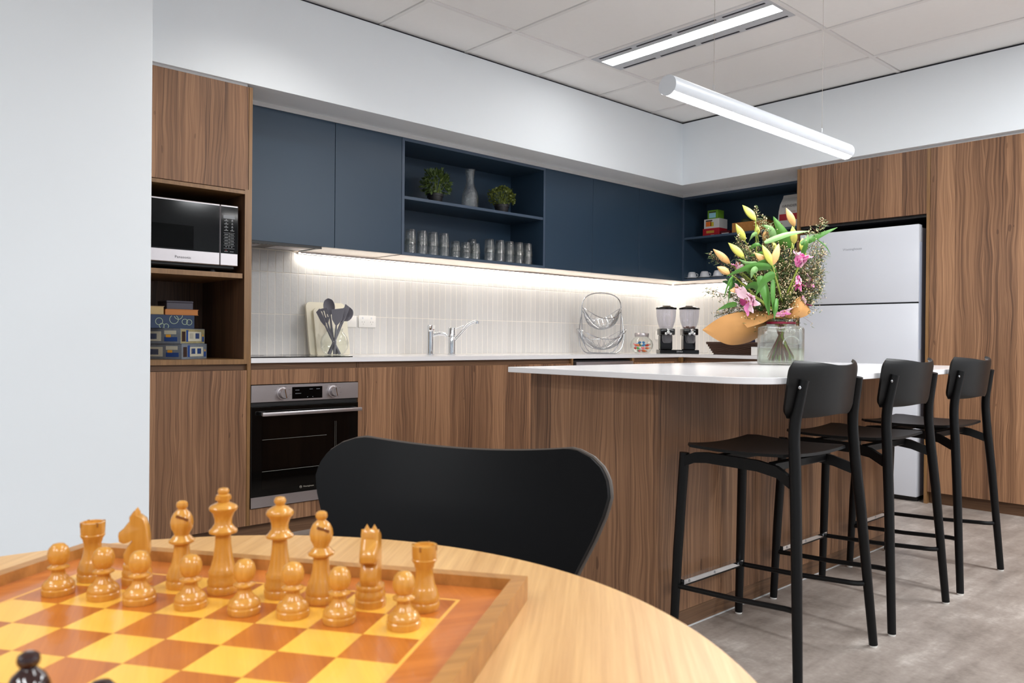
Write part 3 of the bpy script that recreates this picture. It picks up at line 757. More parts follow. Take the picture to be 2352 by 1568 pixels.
b = MB().box(2.6935, 2.7115, YO - .0006, YO, OB - .002, OT).box(3.8785, 3.8965, YO - .0006, YO, OB - .002, OT).box(2.7115, 3.8785, YO - .0006, YO, OB - .002, OB + .0125).box(2.7115, 3.8785, YO - .0006, YO, OT - .018, OT)
b.build('front_frame', M['navy_edge'], t, smooth=False)
boxobj('underside', M['under'], t, 2.694, 3.896, YO + 0.003, YW - 0.001, OB - 0.0035, OB - 0.0022)
t = thing('wall_cabinet', 'navy three-door wall cabinet running into the corner', 'cabinet', (4.7, 4.1, OB))
carcass(t, 3.8985, XO - 0.001, OB, OT, YO + 0.018, YW - 0.001, M['navy'])
for x0, x1 in ((3.899, 4.3925), (4.3955, 4.9355), (4.9385, XO - 0.001)): boxobj('door', M['navy'], t, x0, x1, YO, YO + 0.018, OB, OT, 0.0008)
boxobj('underside', M['under'], t, 3.8985, XW, YO + 0.018, YW - 0.001, OB - 0.0005, OB + 0.004)
t = thing('shelf_unit', 'open navy corner shelf unit beside the walnut fridge surround', 'shelf', (5.68, 3.3, OB))
BY0, BY1 = 2.727, YO
boxobj('end_panel', M['navy'], t, XO, XW - 0.001, BY1 - 0.018, BY1, OB, OT); boxobj('end_panel', M['navy'], t, XO, XW - 0.001, BY0, BY0 + 0.018, OB, OT)
boxobj('top_panel', M['navy'], t, XO, XW - 0.001, BY0 + .018, BY1 - .018, OT - .018, OT); boxobj('bottom_panel', M['navy'], t, XO, XW - 0.001, BY0 + .018, BY1 - .018, OB, OB + .017)
boxobj('back_panel', M['navy'], t, XW - 0.012, XW - 0.001, BY0 + .018, BY1 - .018, OB + .017, OT - .018)
boxobj('shelf', M['navy'], t, XO + .005, XW - .012, BY0 + .018, BY1 - .018, 1.833, 1.851)
boxobj('front_edge', M['navy_edge'], t, XO + .004, XO + .005, BY0 + .018, BY1 - .018, 1.8335, 1.8505)
b = MB().box(XO - .0006, XO, BY1 - .018, BY1, OB, OT).box(XO - .0006, XO, BY0, BY1 - .018, OB, OB + .014).box(XO - .0006, XO, BY0, BY1 - .018, OT - .018, OT)
b.build('front_frame', M['navy_edge'], t, smooth=False)
boxobj('underside', M['under'], t, XO + 0.003, XW - 0.001, BY0, YO, OB - 0.002, OB - 0.0005)
struct(boxobj('trim_2', M['trimw'], None, 1.6605, XO + 0.3, YO - 0.004, YO + 0.02, OT + 0.0005, ZB))
struct(boxobj('trim_3', M['trimw'], None, XO - 0.004, XO + 0.02, 2.727, YO, OT + 0.0005, ZB))

# ================================================================== fridge and walnut wall
t = thing('fridge_surround', 'walnut cabinet with two doors above the white fridge', 'cabinet', (5.5, 2.3, 0))
for y0, y1 in ((2.7065, 2.7255), (1.8545, 1.8735)): boxobj('side_panel', M['edge'], t, XF, XW - .002, y0, y1, 0.0, 2.192)
dk_ = M['black']
boxobj('door', M['walnut'], t, XF, XF + .018, 2.2925, 2.7055, 1.7905, 2.192, 0.0006); boxobj('door', M['walnut'], t, XF, XF + .018, 1.8745, 2.2895, 1.7905, 2.192, 0.0006)
boxobj('bottom_panel', M['black'], t, XF + .02, XW - .002, 1.8745, 2.7055, 1.7725, 1.7895)
boxobj('back_panel', M['black'], t, XW - .02, XW - .003, 1.8745, 2.7055, 0.02, 1.77)
t = thing('fridge', 'white two-door fridge with the freezer on top', 'fridge', (5.5, 2.3, 0))
FX = 5.170; FY0, FY1 = 1.9095, 2.690
boxobj('body', M['fridge_side'], t, FX + .06, 5.80, FY0 + .003, FY1 - .003, 0.03, 1.715, 0.004)
boxobj('freezer_door', M['fridge'], t, FX, FX + .055, FY0, FY1, 1.2465, 1.729, 0.004, 2); boxobj('fridge_door', M['fridge'], t, FX, FX + .055, FY0, FY1, 0.032, 1.2375, 0.004, 2)
boxobj('door_gasket', M['black'], t, FX + .02, FX + .06, FY0 + .006, FY1 - .006, 0.05, 1.70)
boxobj('handle_recess', flat('silver_handle', (188, 196, 214), 0.3), t, FX + .012, FX + .05, FY0 - .0012, FY0 + .001, 0.95, 1.62)
boxobj('hinge_cap', M['black'], t, FX + .03, FX + .09, FY0 + .012, FY0 + .06, 1.716, 1.735)
boxobj('plinth', M['black'], t, FX + .045, FX + .07, FY0 + .01, FY1 - .01, 0.001, 0.03)
text('Westinghouse', 0.022, flat('pale_logo', (150, 154, 164)), t, Vector((FX - .0006, 2.325, 1.604)) - t.location, FACE_B)
ty = 1.8535
for i, (y0, lb) in enumerate(((1.24, 'tall walnut cupboard door next to the white fridge'), (0.62, 'tall walnut cupboard standing second from the white fridge'), (0.0, 'tall walnut cupboard standing third from the white fridge'))):
    t = thing('tall_cupboard', lb, 'cabinet', (5.5, (y0 + ty) / 2, 0))
    boxobj('carcass', M['walnut_in'], t, XF + .03, XW - .002, y0 + .001, ty - .001, ZK + .001, 2.19)
    boxobj('door', M['walnut'], t, XF, XF + .018, y0 + .0007, ty - .0007, ZK, 2.192, 0.0005)
    boxobj('kickboard', M['walnut_h'], t, XF + .042, XF + .06, y0, ty, 0, ZK)
    ty = y0
struct(boxobj('trim_4', M['trimw'], None, XF + .008, XF + .025, Fr, 2.7, 2.193, ZB))
struct(boxobj('wall_end', M['wall'], None, XF, XF + .1, Fr, 0.0, 0, ZB))

# ================================================================== island
t = thing('kitchen_island', 'walnut kitchen island base behind the bar stools', 'island', (3.06, 1.9, 0))
IX0, IX1, IY0, IY1 = 2.126, 4.004, 1.598, 2.205
boxobj('end_panel', M['walnut'], t, IX0, IX0 + .018, IY0, IY1, 0.062, 0.863, 0.0006); boxobj('end_panel', M['walnut'], t, IX1 - .018, IX1, IY0, IY1, 0.062, 0.863, 0.0006)
xb = [IX0 + .018, 2.745, 3.365, IX1 - .018]
for a, c in zip(xb, xb[1:]): boxobj('front_panel', M['walnut'], t, a + .0007, c - .0007, IY0 + .0006, IY0 + .018, 0.062, 0.863, 0.0006)
xb = [IX0 + .018, 2.60, 3.06, 3.53, IX1 - .018]
for a, c in zip(xb, xb[1:]): boxobj('door', M['walnut'], t, a + .001, c - .001, IY1 - .018, IY1, 0.075, 0.82, 0.0006)
boxobj('kickboard', M['walnut_h'], t, IX0 + .001, IX1 - .001, IY0 + .001, IY1 - .05, 0.0, 0.0615)
boxobj('core', M['walnut_in'], t, IX0 + .02, IX1 - .02, IY0 + .02, IY1 - .02, 0.062, 0.86)
boxobj('floor_seal', M['trimw'], t, IX0, IX1, IY0 - .004, IY0 + .001, 0.0, 0.003)
IT, IBt = 0.884, 0.864
tx0, tx1, ty0, ty1 = 2.03, 4.06, 1.168, 2.235
def rrect(x0, x1, y0, y1, rs, n=10):
    pts = []
    for cx, cy, r, a0 in ((x1, y1, rs[0], 0), (x0, y1, rs[1], 90), (x0, y0, rs[2], 180), (x1, y0, rs[3], 270)):
        sx = -1 if cx == x1 else 1; sy = -1 if cy == y1 else 1
        for i in range(n + 1):
            a = math.radians(a0 + 90 * i / n); pts.append((cx + sx * r + r * math.cos(a), cy + sy * r + r * math.sin(a)))
    return pts
b = MB().prism(rrect(tx0, tx1, ty0, ty1, (.01, .006, .15, .2), 14), IBt, IT)
o = b.build('island_top', M['stone'], None, ang=30); tag(o, 'white stone island top with rounded corners on the stool side', 'countertop')
bv = o.modifiers.new('edge', 'BEVEL'); bv.width = 0.0015; bv.segments = 2; bv.limit_method = 'ANGLE'; bv.angle_limit = math.radians(50)

# ================================================================== bar stools
def bez(p0, p1, p2, n=6):
    p0, p1, p2 = Vector(p0), Vector(p1), Vector(p2)
    return [p0 * (1 - t) ** 2 + p1 * 2 * t * (1 - t) + p2 * t * t for t in [i / n for i in range(n + 1)]]
def make_stool(label, loc):
    t = thing('bar_stool', label, 'bar stool', loc, 0, 'black bar stools along the island')
    # seat: thin moulded sheet, front edge rolling up a little at the corners
    g = []
    for i in range(15):
        u = i / 14; yy = -0.178 + 0.368 * u; hw = 0.190 + 0.022 * u
        # rounded ends
        e = min(u, 1 - u) * 0.36
        if e < 0.03: hw -= 0.03 * (1 - math.sqrt(max(0, 1 - (1 - e / 0.03) ** 2)))
        row = []
        for j in range(15):
            v = -1 + 2 * j / 14
            z = 0.638 + 0.010 * v * v * (0.6 + 0.4 * u) - 0.006 * math.sin(PI * u) + 0.004 * (1 - u) ** 2
            row.append((hw * v, yy, z))
        g.append(row)
    MB().sheet(g, 0.009).build('seat', M['stool_ply'], t, False)
    # front legs
    for s in (-1, 1):
        l = MB().tube([(s * .199, .228, 0.006), (s * .192, .218, .30), (s * .178, .205, .622)], [.0135, .0160, .0165], 14).build('leg', M['stool'], t, False)
        MB().lathe([(0.012, 0.0), (0.013, 0.006)], 14, (s * .199, .228, 0)).build('foot_pad', M['white'], l, False)
    # rear legs, cranked to carry the backrest
    for s in (-1, 1):
        pts = [(s * .250, -.235, .006), (s * .213, -.206, .45), (s * .197, -.193, .61)] + bez((s * .194, -.188, .68), (s * .1915, -.184, .728), (s * .188, -.189, .770), 5) + [(s * .178, -.208, .878)]
        rr = [.0135, .0165, .017] + [.0168] * 6 + [.0150]
        l = MB().tube(pts, rr, 14).build('leg', M['stool'], t, False)
        MB().lathe([(0.012, 0.0), (0.013, 0.006)], 14, (s * .250, -.235, 0)).build('foot_pad', M['white'], l, False)
    # seat frame: side bars arching from front leg to rear leg, cross bars under the seat
    for s in (-1, 1):
        pts = [(s * .178, .198, .596), (s * .172, .165, .610), (s * .167, .12, .614), (s * .168, -.06, .610), (s * .174, -.13, .600), (s * .197, -.186, .578)]
        b = MB(); top = [Vector(q) + Vector((0, 0, .017)) for q in pts]; bot = [Vector(q) - Vector((0, 0, .017)) for q in pts]
        b.sheet([top, bot], .014 * s); b.build('side_rail', M['stool'], t, False)
    for yy in (.10, -.10): MB().box(-.165, .165, yy - .012, yy + .012, .598, .624, .003).build('cross_rail', M['stool'], t, False)
    # footrest and stretchers
    f = MB().box(-.186, .186, .204, .230, .178, .200, .003).build('footrest', M['stool'], t, False)
    MB().box(-.180, .180, .2005, .2045, .186, .2025, .001).box(-.180, .180, .2005, .226, .2005, .2025).build('scuff_plate', M['chrome'], f, False)
    for xx in (-.15, 0, .15):
        k = MB().lathe([(0.0045, 0), (0.0045, 0.0015), (0.0, 0.002)], 10).build('screw', M['wire'], f, False); k.location = (xx, .2005, .194); k.rotation_euler = (PI / 2, 0, 0)
    for s in (-1, 1):
        pts = [(s * .194, .21, .183), (s * .196, 0.0, .192)] + bez((s * .198, -.165, .205), (s * .199, -.213, .207), (s * .232, -.214, .207), 6)
        MB().tube(pts, .0085, 10).build('stretcher', M['stool'], t, False)
    # backrest: curved moulded board bolted to the legs
    g = []
    for u in (0, .012, .035, .075, .13, .19, .35, .5, .65, .81, .87, .925, .965, .988, 1):
        z = .772 + .148 * u
        row = []
        for j in range(21):
            v = -1 + 2 * j / 20; hw = .216
            cr = .028; e = min(u, 1 - u) * .150
            if e < cr: hw -= cr * (1 - math.sqrt(max(0, 1 - (1 - e / cr) ** 2)))
            y = -.218 - .020 * u + .058 * v * v - .018
            row.append((hw * v, y + .018, z + .006 * v * v * u))
        g.append(row)
    bk = MB().sheet(g, .010).build('backrest', M['stool_ply'], t, False)
    for s in (-1, 1):
        MB().box(s * .176 - .009, s * .176 + .009, -.198, -.182, .79, .865, .002).build('bracket', M['stool'], t, False)
        k = MB().lathe([(0.0055, 0), (0.0055, 0.003), (0.003, 0.005), (0, 0.005)], 10).build('bolt', M['wire'], t, False); k.location = (s * .176 - .030, -.207, .857); k.rotation_euler = (PI / 2, 0, 0)
    return t
st = make_stool('black bar stool at the rounded end of the island, facing the round table', (2.362, 1.327, 0))
dup(st, (3.008, 1.327, 0), None, 'black bar stool in the middle of the row of three')
dup(st, (3.663, 1.327, 0), None, 'black bar stool at the fridge end of the island')

# ================================================================== round table and chair
TZ = 0.729; TC = (0.1639, 0.6051); TR = 0.481
t = thing('round_table', 'round light oak table carrying the chessboard', 'table', (TC[0], TC[1], 0))
MB().lathe([(0, TZ - .025), (TR - .006, TZ - .025), (TR, TZ - .018), (TR, TZ - .003), (TR - .0025, TZ), (0, TZ)], 160).build('top', M['oak'], t, False)
MB().lathe([(.035, .02), (.035, TZ - .03)], 32).build('column', M['black'], t, False)
MB().lathe([(.29, 0), (.29, .008), (.05, .02), (0, .02)], 64).build('base', M['black'], t, False)
MB().lathe([(.16, TZ - .031), (.16, TZ - .025)], 40).build('mounting_plate', M['black'], t, False)

ca = math.atan2(-.884, .468)          # chair's own x axis runs along its backrest
t = thing('shell_chair', 'black moulded shell chair pushed up to the round table', 'chair', (.833, 1.036, 0), ca)
# local: x along the back, y away from the table (back leans +y with height), z up
def half(z):      # half width of the shell in the backrest
    k = [(.44, .155), (.50, .165), (.56, .185), (.62, .213), (.68, .242), (.72, .258), (.745, .2635), (.765, .2605), (.785, .249), (.80, .228), (.808, .205), (.8105, .19)]
    for (a, b), (c, d) in zip(k, k[1:]):
        if a <= z <= c: return b + (d - b) * (z - a) / (c - a)
    return k[0][1] if z < k[0][0] else k[-1][1]
g = []
zs = [.46, .49, .52, .55, .58, .61, .64, .66, .68, .70, .715, .73, .745, .757, .768, .778, .787, .794, .800, .805, .808, .8105]
for z in zs:
    row = []; hw = half(z)
    for j in range(33):
        v = -1 + 2 * j / 32; x = hw * v
        top = .7955 + .0155 * min(1, abs(x) / .195) ** 2      # dished top edge
        zz = min(z, z - (z - .70) / (.8105 - .70) * (.8105 - top)) if z > .70 else z
        y = -.06 + .105 * (z - .46) / .35 - .16 * (x * x) / (.26 * .26) * .28
        row.append((x, y, zz))
    g.append(row)
sh = MB().sheet(g, .009).build('backrest', M['chair'], t, False, ang=50)
rim = [r_[0] for r_ in g] + g[-1][1:-1] + [r_[-1] for r_ in g[::-1]]
MB().tube([Vector(q) + Vector((0, .0045, 0)) for q in rim], .0042, 8).build('ply_edge', plain('grey_brown_ply_edge', (74, 66, 60), .5), sh, False)  # thin strip along the shell edge, paler grey-brown than the shell
g = []
for i in range(16):
    u = i / 15
    row = []
    yy = -.06 - .43 * u; hw = .155 + .06 * math.sin(min(1, u * 1.3) * PI / 2) - (.05 * max(0, (u - .85) / .15) ** 2)
    for j in range(17):
        v = -1 + 2 * j / 16
        row.append((hw * v, yy, .46 - .02 * math.sin(u * PI * .9) + .012 * v * v - (.02 * max(0, u - .8) / .2)))
    g.append(row)
MB().sheet(g, .009).build('seat', M['chair'], t, False, ang=50)
for sx in (-1, 1):
    for sy, y0 in ((1, -.10), (-1, -.42)):
        MB().tube([(sx * .05, -.26, .425), (sx * .12, y0 * .7 - .26 * .3, .428), (sx * .20, y0 + .02 * sy, .40), (sx * .245, y0 + .07 * sy, .0)], .008, 10).build('leg', M['chrome'], t, False)

# ================================================================== chessboard
SQ = 0.05005; BA = math.radians(-55.603)
e1 = Vector((0.02827219, -0.04129581)); e2 = Vector((-0.04129581, -0.02827219)); BO = Vector((0.15684276, 0.85580607))
bc = BO + e1 * 4 + e2 * 2; BZ = 0.7415
def sq(i, j): return BO + e1 * i + e2 * j
cb = thing('chessboard', 'inlaid wooden chessboard with a raised rim on the round table', 'chessboard', (bc.x, bc.y, TZ), BA)
# local x runs along e1, local y along -e2
H4 = 4 * SQ; RI, RO = 4.86 * SQ, 5.14 * SQ
zl = BZ - TZ
sm = {}
for k, mt in (('l', 'sq_light'), ('d', 'sq_dark')):
    sm[k] = MB().box(-SQ / 2 + .0001, SQ / 2 - .0001, -SQ / 2 + .0001, SQ / 2 - .0001, zl - .003, zl).mesh('square', False); sm[k].materials.append(M[mt])
for i in range(8):
    for j in range(8):
        link('square', sm['d' if (i + j) % 2 else 'l'], None, cb, False, ((i - 3.5) * SQ, (3.5 - j) * SQ, 0))
q = .0035
for x0, x1, y0, y1 in ((-H4 - q, H4 + q, H4, H4 + q), (-H4 - q, H4 + q, -H4 - q, -H4), (-H4 - q, -H4, -H4, H4), (H4, H4 + q, -H4, H4)): MB().box(x0, x1, y0, y1, zl - .003, zl).build('inlay_line', M['inlay'], cb, False, smooth=False)
def mitre(name, mat, a, b, z0, z1):
    for k in range(4):
        o = MB().prism([(-a, a), (a, a), (b, b), (-b, b)], z0, z1).build(name, mat, cb, False, smooth=False); o.rotation_euler = (0, 0, k * PI / 2)
mitre('border', M['board_frame'], H4 + q, RI, zl - .003, zl)
mitre('rim', M['board_rim'], RI, RO, 0.0005, .0235)
MB().box(-RI, RI, -RI, RI, 0.0005, zl - .003).build('base_panel', M['board_frame'], cb, False, smooth=False)

BASE = [(0, 0), (.0138, 0), (.0143, .002), (.0143, .0062), (.0134, .0074), (.0139, .0088), (.0140, .0115), (.0126, .0150)]
def sc(prof, kr, kz): return [(r * kr, z * kz) for r, z in prof]
def pawn_prof(): return [(0, 0), (.0140, 0), (.0145, .002), (.0145, .0052), (.0136, .0062), (.0140, .0072), (.0138, .0092), (.0118, .0122), (.0090, .0142), (.0088, .0152), (.0066, .0175), (.0056, .0215), (.0062, .0232), (.0094, .0242), (.0096, .0254), (.0064, .0272), (.0060, .0280), (.0084, .0308), (.0096, .0350), (.0096, .0390), (.0082, .0435), (.0050, .0470), (0, .0482)]
def rook_prof(): return BASE + [(.0118, .0185), (.0112, .0195), (.0098, .0225), (.0082, .0300), (.0080, .0370), (.0088, .0385), (.0092, .0410), (.0112, .0440), (.0114, .0455), (.0108, .0462), (.0112, .0475), (.0116, .0580), (.0092, .0580), (.0090, .0555), (0, .0553)]
def bishop_prof(): return BASE + [(.0118, .0190), (.0100, .0220), (.0080, .0300), (.0072, .0400), (.0072, .0415), (.0118, .0440), (.0122, .0460), (.0098, .0480), (.0088, .0495), (.0070, .0510), (.0074, .0530), (.0100, .0580), (.0108, .0630), (.0100, .0680), (.0078, .0725), (.0046, .0755), (.0036, .0765), (.0052, .0785), (.0056, .0805), (.0050, .0828), (.0028, .0843), (0, .0846)]
def queen_prof(): return [(r * 1.0, z) for r, z in BASE] + [(.0128, .0180), (.0128, .0210), (.0112, .0235), (.0090, .0330), (.0074, .0450), (.0070, .0530), (.0072, .0540), (.0124, .0560), (.0128, .0580), (.0104, .0600), (.0092, .0620), (.0078, .0640), (.0080, .0690), (.0098, .0745), (.0126, .0775), (.0130, .0795), (.0118, .0818), (.0072, .0850), (.0040, .0865), (.0044, .0875), (.0056, .0895), (.0056, .0915), (.0042, .0938), (0, .0948)]
def king_prof(): return [(r * 1.02, z) for r, z in BASE] + [(.0132, .0180), (.0132, .0215), (.0115, .0240), (.0092, .0330), (.0076, .0450), (.0072, .0545), (.0074, .0555), (.0128, .0575), (.0132, .0597), (.0106, .0620), (.0094, .0640), (.0080, .0660), (.0082, .0710), (.0100, .0765), (.0130, .0797), (.0134, .0817), (.0120, .0835), (.0070, .0860), (.0052, .0868), (.0056, .0875), (.0066, .0905), (.0068, .0935), (.0060, .0940), (.0044, .0948), (.0052, .0960), (.0054, .0980), (.0042, .1000), (0, .1008)]
pw = {'pawn': pawn_prof, 'rook': rook_prof, 'bishop': bishop_prof, 'queen': queen_prof, 'king': king_prof}
pmesh = {}
def piece_mesh(kind, mat):
    k = (kind, mat)
    if k not in pmesh:
        pmesh[k] = MB().lathe(pw[kind](), 40).mesh(kind, True, 40); pmesh[k].materials.append(M[mat])
    return pmesh[k]
def knight(label, xy, rz, mat='piece'):
    t = thing('chess_knight', label, 'chess piece', (xy.x, xy.y, BZ), rz, 'honey-coloured chess pieces')
    MB().lathe(BASE + [(.0132, .0172), (.0132, .0190), (.0125, .0200), (0, .0200)], 40).build('base', M[mat], t, False)
    # horse head in profile (x forward), thick in the middle, thinner at muzzle and mane
    out = [(-.0105, .019), (.0095, .019), (.0118, .024), (.0122, .030), (.0085, .0375), (.0045, .0425), (.0040, .0445), (.0085, .0425), (.0130, .0415), (.0165, .0435), (.0172, .0480), (.0165, .0515), (.0120, .0555), (.0085, .0605), (.0066, .0625), (.0068, .0670), (.0035, .0715), (.0005, .0690), (-.0035, .0675), (-.0080, .0640), (-.0108, .0560), (-.0122, .0460), (-.0125, .0330)]
    n = len(out); cx, cz = -.002, .044
    b = MB(); L1 = []
    for w_, k in ((-.0072, .82), (-.0060, .95), (-.0026, 1.0), (.0026, 1.0), (.0060, .95), (.0072, .82)):
        L1.append([b.bm.verts.new((cx + (x - cx) * k, w_ * (1.15 - 6 * max(0, x)), .019 + (z - .019) * (1 if k == 1 else .985))) for x, z in out])
    for a, c in zip(L1, L1[1:]):
        for i in range(n): b.bm.faces.new((a[i], a[(i + 1) % n], c[(i + 1) % n], c[i]))
    b.bm.faces.new(L1[0][::-1]); b.bm.faces.new(L1[-1])
    b.build('horse_head', M[mat], t, False, ang=40)
    for s in (-1, 1):
        MB().ball((.0085, s * .0058, .0565), .0014, 1).build('eye', M[mat], t, False)
        MB().lathe([(.0034, 0), (.0026, .005), (0, .0095)], 8, (.0005, s * .0034, .0655)).build('ear', M[mat], t, False)
    return t
G1 = 'honey-coloured chess pieces'
def piece(kind, i, j, label, mat='piece', grp=G1):
    p = sq(i, j); o = link('chess_' + kind, piece_mesh(kind, mat), None, None, False, (p.x, p.y, BZ + .0002), (0, 0, random.uniform(0, 6)))
    tag(o, label, 'chess piece', grp)
    if kind == 'rook':
        for k in range(4):
            a = k * PI / 2 + .4
            s = MB().box(-.0012, .0012, -.0008, .0008, -.004, .0002).build('notch', flat('notch_shadow', (150, 96, 34)) if k == 0 else bpy.data.materials['notch_shadow'], o, False, smooth=False)
            s.location = (.0108 * math.cos(a), .0108 * math.sin(a), .0582); s.rotation_euler = (0, 0, a)
    if kind == 'king':
        MB().box(-.0072, .0072, -.0034, .0034, .0885, .0925, .0008).build('cross_bar', M[mat], o, False)
    if kind == 'bishop':
        s = MB().box(-.006, .006, -.0007, .0007, -.0012, .0012).build('mitre_cut', bpy.data.materials.get('mitre_line') or flat('mitre_line', (120, 70, 22) if mat == 'piece' else (20, 8, 8)), o, False, smooth=False)
        s.location = (0, 0, .0695); o.rotation_euler = (0, 0, BA); s.location = (.0054, -.0076, .0690); s.rotation_euler = (0, .42, .62)
    return o
pp = [(.54, -.5), (1.55, -.49), (2.37, -.44), (3.43, -.46), (4.53, -.44), (5.45, -.5), (6.37, -.44), (7.54, -.47)]
ends = ['rook next to the white pier', 'knight seen in profile', 'bishop beside the king', 'king', 'queen', 'bishop beside the queen', 'knight facing down the board', 'rook by the bare oak']
for (i, j), e in zip(pp, ends): piece('pawn', i, j, 'honey-coloured wooden chess pawn in front of the ' + e)
piece('rook', .52, -1.40, 'honey-coloured wooden chess rook at the corner next to the white pier')
p = sq(1.52, -1.45); knight('honey-coloured wooden chess knight turned to show its profile', p, math.radians(152))
piece('bishop', 2.53, -1.45, 'honey-coloured wooden chess bishop standing beside the king')
piece('king', 3.50, -1.36, 'honey-coloured wooden chess king, the tallest piece')
piece('queen', 4.67, -1.42, 'honey-coloured wooden chess queen with a round finial')
piece('bishop', 5.58, -1.32, 'honey-coloured wooden chess bishop standing beside the queen')
p = sq(6.55, -1.36); knight('honey-coloured wooden chess knight facing down the board', p, math.radians(226))
piece('rook', 7.57, -1.43, 'honey-coloured wooden chess rook at the corner by the bare oak')
def absolute(kind, x, y, label):
    d = Vector((x, y)) - BO; L2 = e1.length_squared
    return piece(kind, d.dot(e1) / L2, d.dot(e2) / L2, label, 'piece_black', 'dark chess pieces')
absolute('bishop', .0919, .4625, 'dark rosewood chess bishop with a glossy ball finial')
absolute('pawn', .1345, .4931, 'dark rosewood chess pawn peeking up beside the dark bishop')

# ================================================================== things on the open shelves
SH1 = 1.8405; SH0 = OB + 0.017
def tumbler(label, loc, h, r0, r1, grp):
    k = ('tumbler', h)
    if k not in pmesh:
        # upside down: rim on the shelf, thick base at the top
        pr = [(r1, 0), (r1 - .0018, 0), (r0 - .0022, h - .012), (r0 - .006, h - .009), (0, h - .009)]
        inner = pr[1:]
        prof = [(0, h - .009)] + inner[::-1][1:] + [(r1, 0), (r0, h - .003), (r0 - .002, h), (0, h)]
        pmesh[k] = MB().lathe(prof, 24, cap=False).mesh('tumbler', True, 50); pmesh[k].materials.append(M['tumbler'])
    o = link('tumbler', pmesh[k], None, None, False, loc); return tag(o, label, 'drinking glass', grp)
GL = 'upturned tumblers on the lower navy shelf'
tall = [2.800, 2.888, 2.970, 3.057]; short = [3.148, 3.234, 3.313]; tall2 = [3.437, 3.528, 3.615, 3.703, 3.787]
for k, x in enumerate(tall):
    for lv, z in (('lower', SH0), ('upper', SH0 + .058)): tumbler('tall tumbler, %s of a stack at the walnut tower end of the shelf' % lv, (x, 3.972, z + .0003), .088, .0305, .036, GL)
for x in short:
    for lv, z in (('lower', SH0), ('upper', SH0 + .040)): tumbler('short tumbler, %s of its stack of two among taller stacks' % lv, (x, 3.972, z + .0003), .066, .0295, .035, GL)
for x in tall2:
    for lv, z in (('lower', SH0), ('upper', SH0 + .058)): tumbler('tall tumbler, %s of a stack at the corner end of the shelf' % lv, (x, 3.972, z + .0003), .088, .0305, .036, GL)
for x in (3.36,):
    for lv, z in (('lower', SH0), ('upper', SH0 + .058)): tumbler('tall tumbler, %s of the stack behind the short tumblers' % lv, (x, 4.06, z + .0003), .088, .0305, .036, GL)

t = thing('carafe', 'clear glass water carafe between the two potted plants', 'carafe', (3.331, 4.05, SH1 + .0003))
out = [(0, 0), (.052, 0), (.056, .006), (.056, .085), (.052, .115), (.036, .150), (.0265, .180), (.0265, .215), (.032, .250), (.0345, .268)]
inn = [(.0325, .268), (.030, .250), (.0245, .215), (.0245, .180), (.034, .150), (.050, .115), (.054, .085), (.054, .010), (0, .008)]
MB().lathe(out + inn, 36, cap=False).build('vessel', M['dimple'], t, False, ang=50)

def shrub(label, loc, R, H, mat, big, seed):
    rnd = random.Random(seed)
    t = thing('potted_plant', label, 'potted plant', loc)
    MB().lathe([(0, 0), (.038, 0), (.040, .003), (.048, .052), (.0515, .053), (.053, .070), (.050, .070), (.047, .058), (0, .058)], 32).build('pot', M['pot'], t, False)
    MB().lathe([(.046, .058), (0, .062)], 24).build('soil', flat('dark_soil', (38, 30, 24), 0.9), t, False)
    b = MB(); st = MB()
    cz = .078 + H * .42
    for i in range(30):
        a = rnd.uniform(0, 6.28); ph = rnd.uniform(.05, 1.5)
        d = Vector((math.cos(a) * math.sin(ph), math.sin(a) * math.sin(ph), math.cos(ph)))
        st.tube([(d.x * .015, d.y * .015, .058), (d.x * R * .6, d.y * R * .6, cz * .8 + d.z * H * .35), (d.x * R * .85, d.y * R * .85, cz + d.z * H * .5)], .0012, 4)
    for i in range(360 if big else 620):
        d = Vector((rnd.gauss(0, 1), rnd.gauss(0, 1), rnd.gauss(.25, 1))).normalized(); rr = rnd.uniform(.45, 1.0) ** .6
        lump = 1 + .12 * math.sin(5 * d.x + 3 * d.z + seed) * math.cos(4 * d.y)
        c = Vector((d.x * R * rr * lump, d.y * R * rr * lump, cz + d.z * H * .60 * rr * lump))
        if c.z < .062 and math.hypot(c.x, c.y) < .05: continue
        ln = rnd.uniform(.026, .040) if big else rnd.uniform(.012, .018); wd = ln * (.26 if big else .48)
        ax = (d + Vector((rnd.gauss(0, .5), rnd.gauss(0, .5), rnd.gauss(.2, .5)))).normalized(); sd = ax.orthogonal().normalized()
        sd = (Matrix.Rotation(rnd.uniform(0, 6.28), 3, ax) @ sd); nm = ax.cross(sd)
        b.raw([c, c + ax * ln * .5 + sd * wd + nm * ln * .08, c + ax * ln, c + ax * ln * .5 - sd * wd + nm * ln * .08], [(0, 1, 2, 3)])
    o = b.build('foliage', mat, t, False, smooth=False); o['kind'] = 'stuff'
    o = st.build('twigs', M['stem'], t, False)
    return t
shrub('small bushy plant with pointed leaves in a black pot on the upper navy shelf', (3.045, 4.05, SH1 + .0003), .088, .135, M['plant'], True, 3)
shrub('small plant with round clover-like leaves in a black pot on the upper navy shelf', (3.612, 4.05, SH1 + .0003), .096, .110, M['plant2'], False, 5)

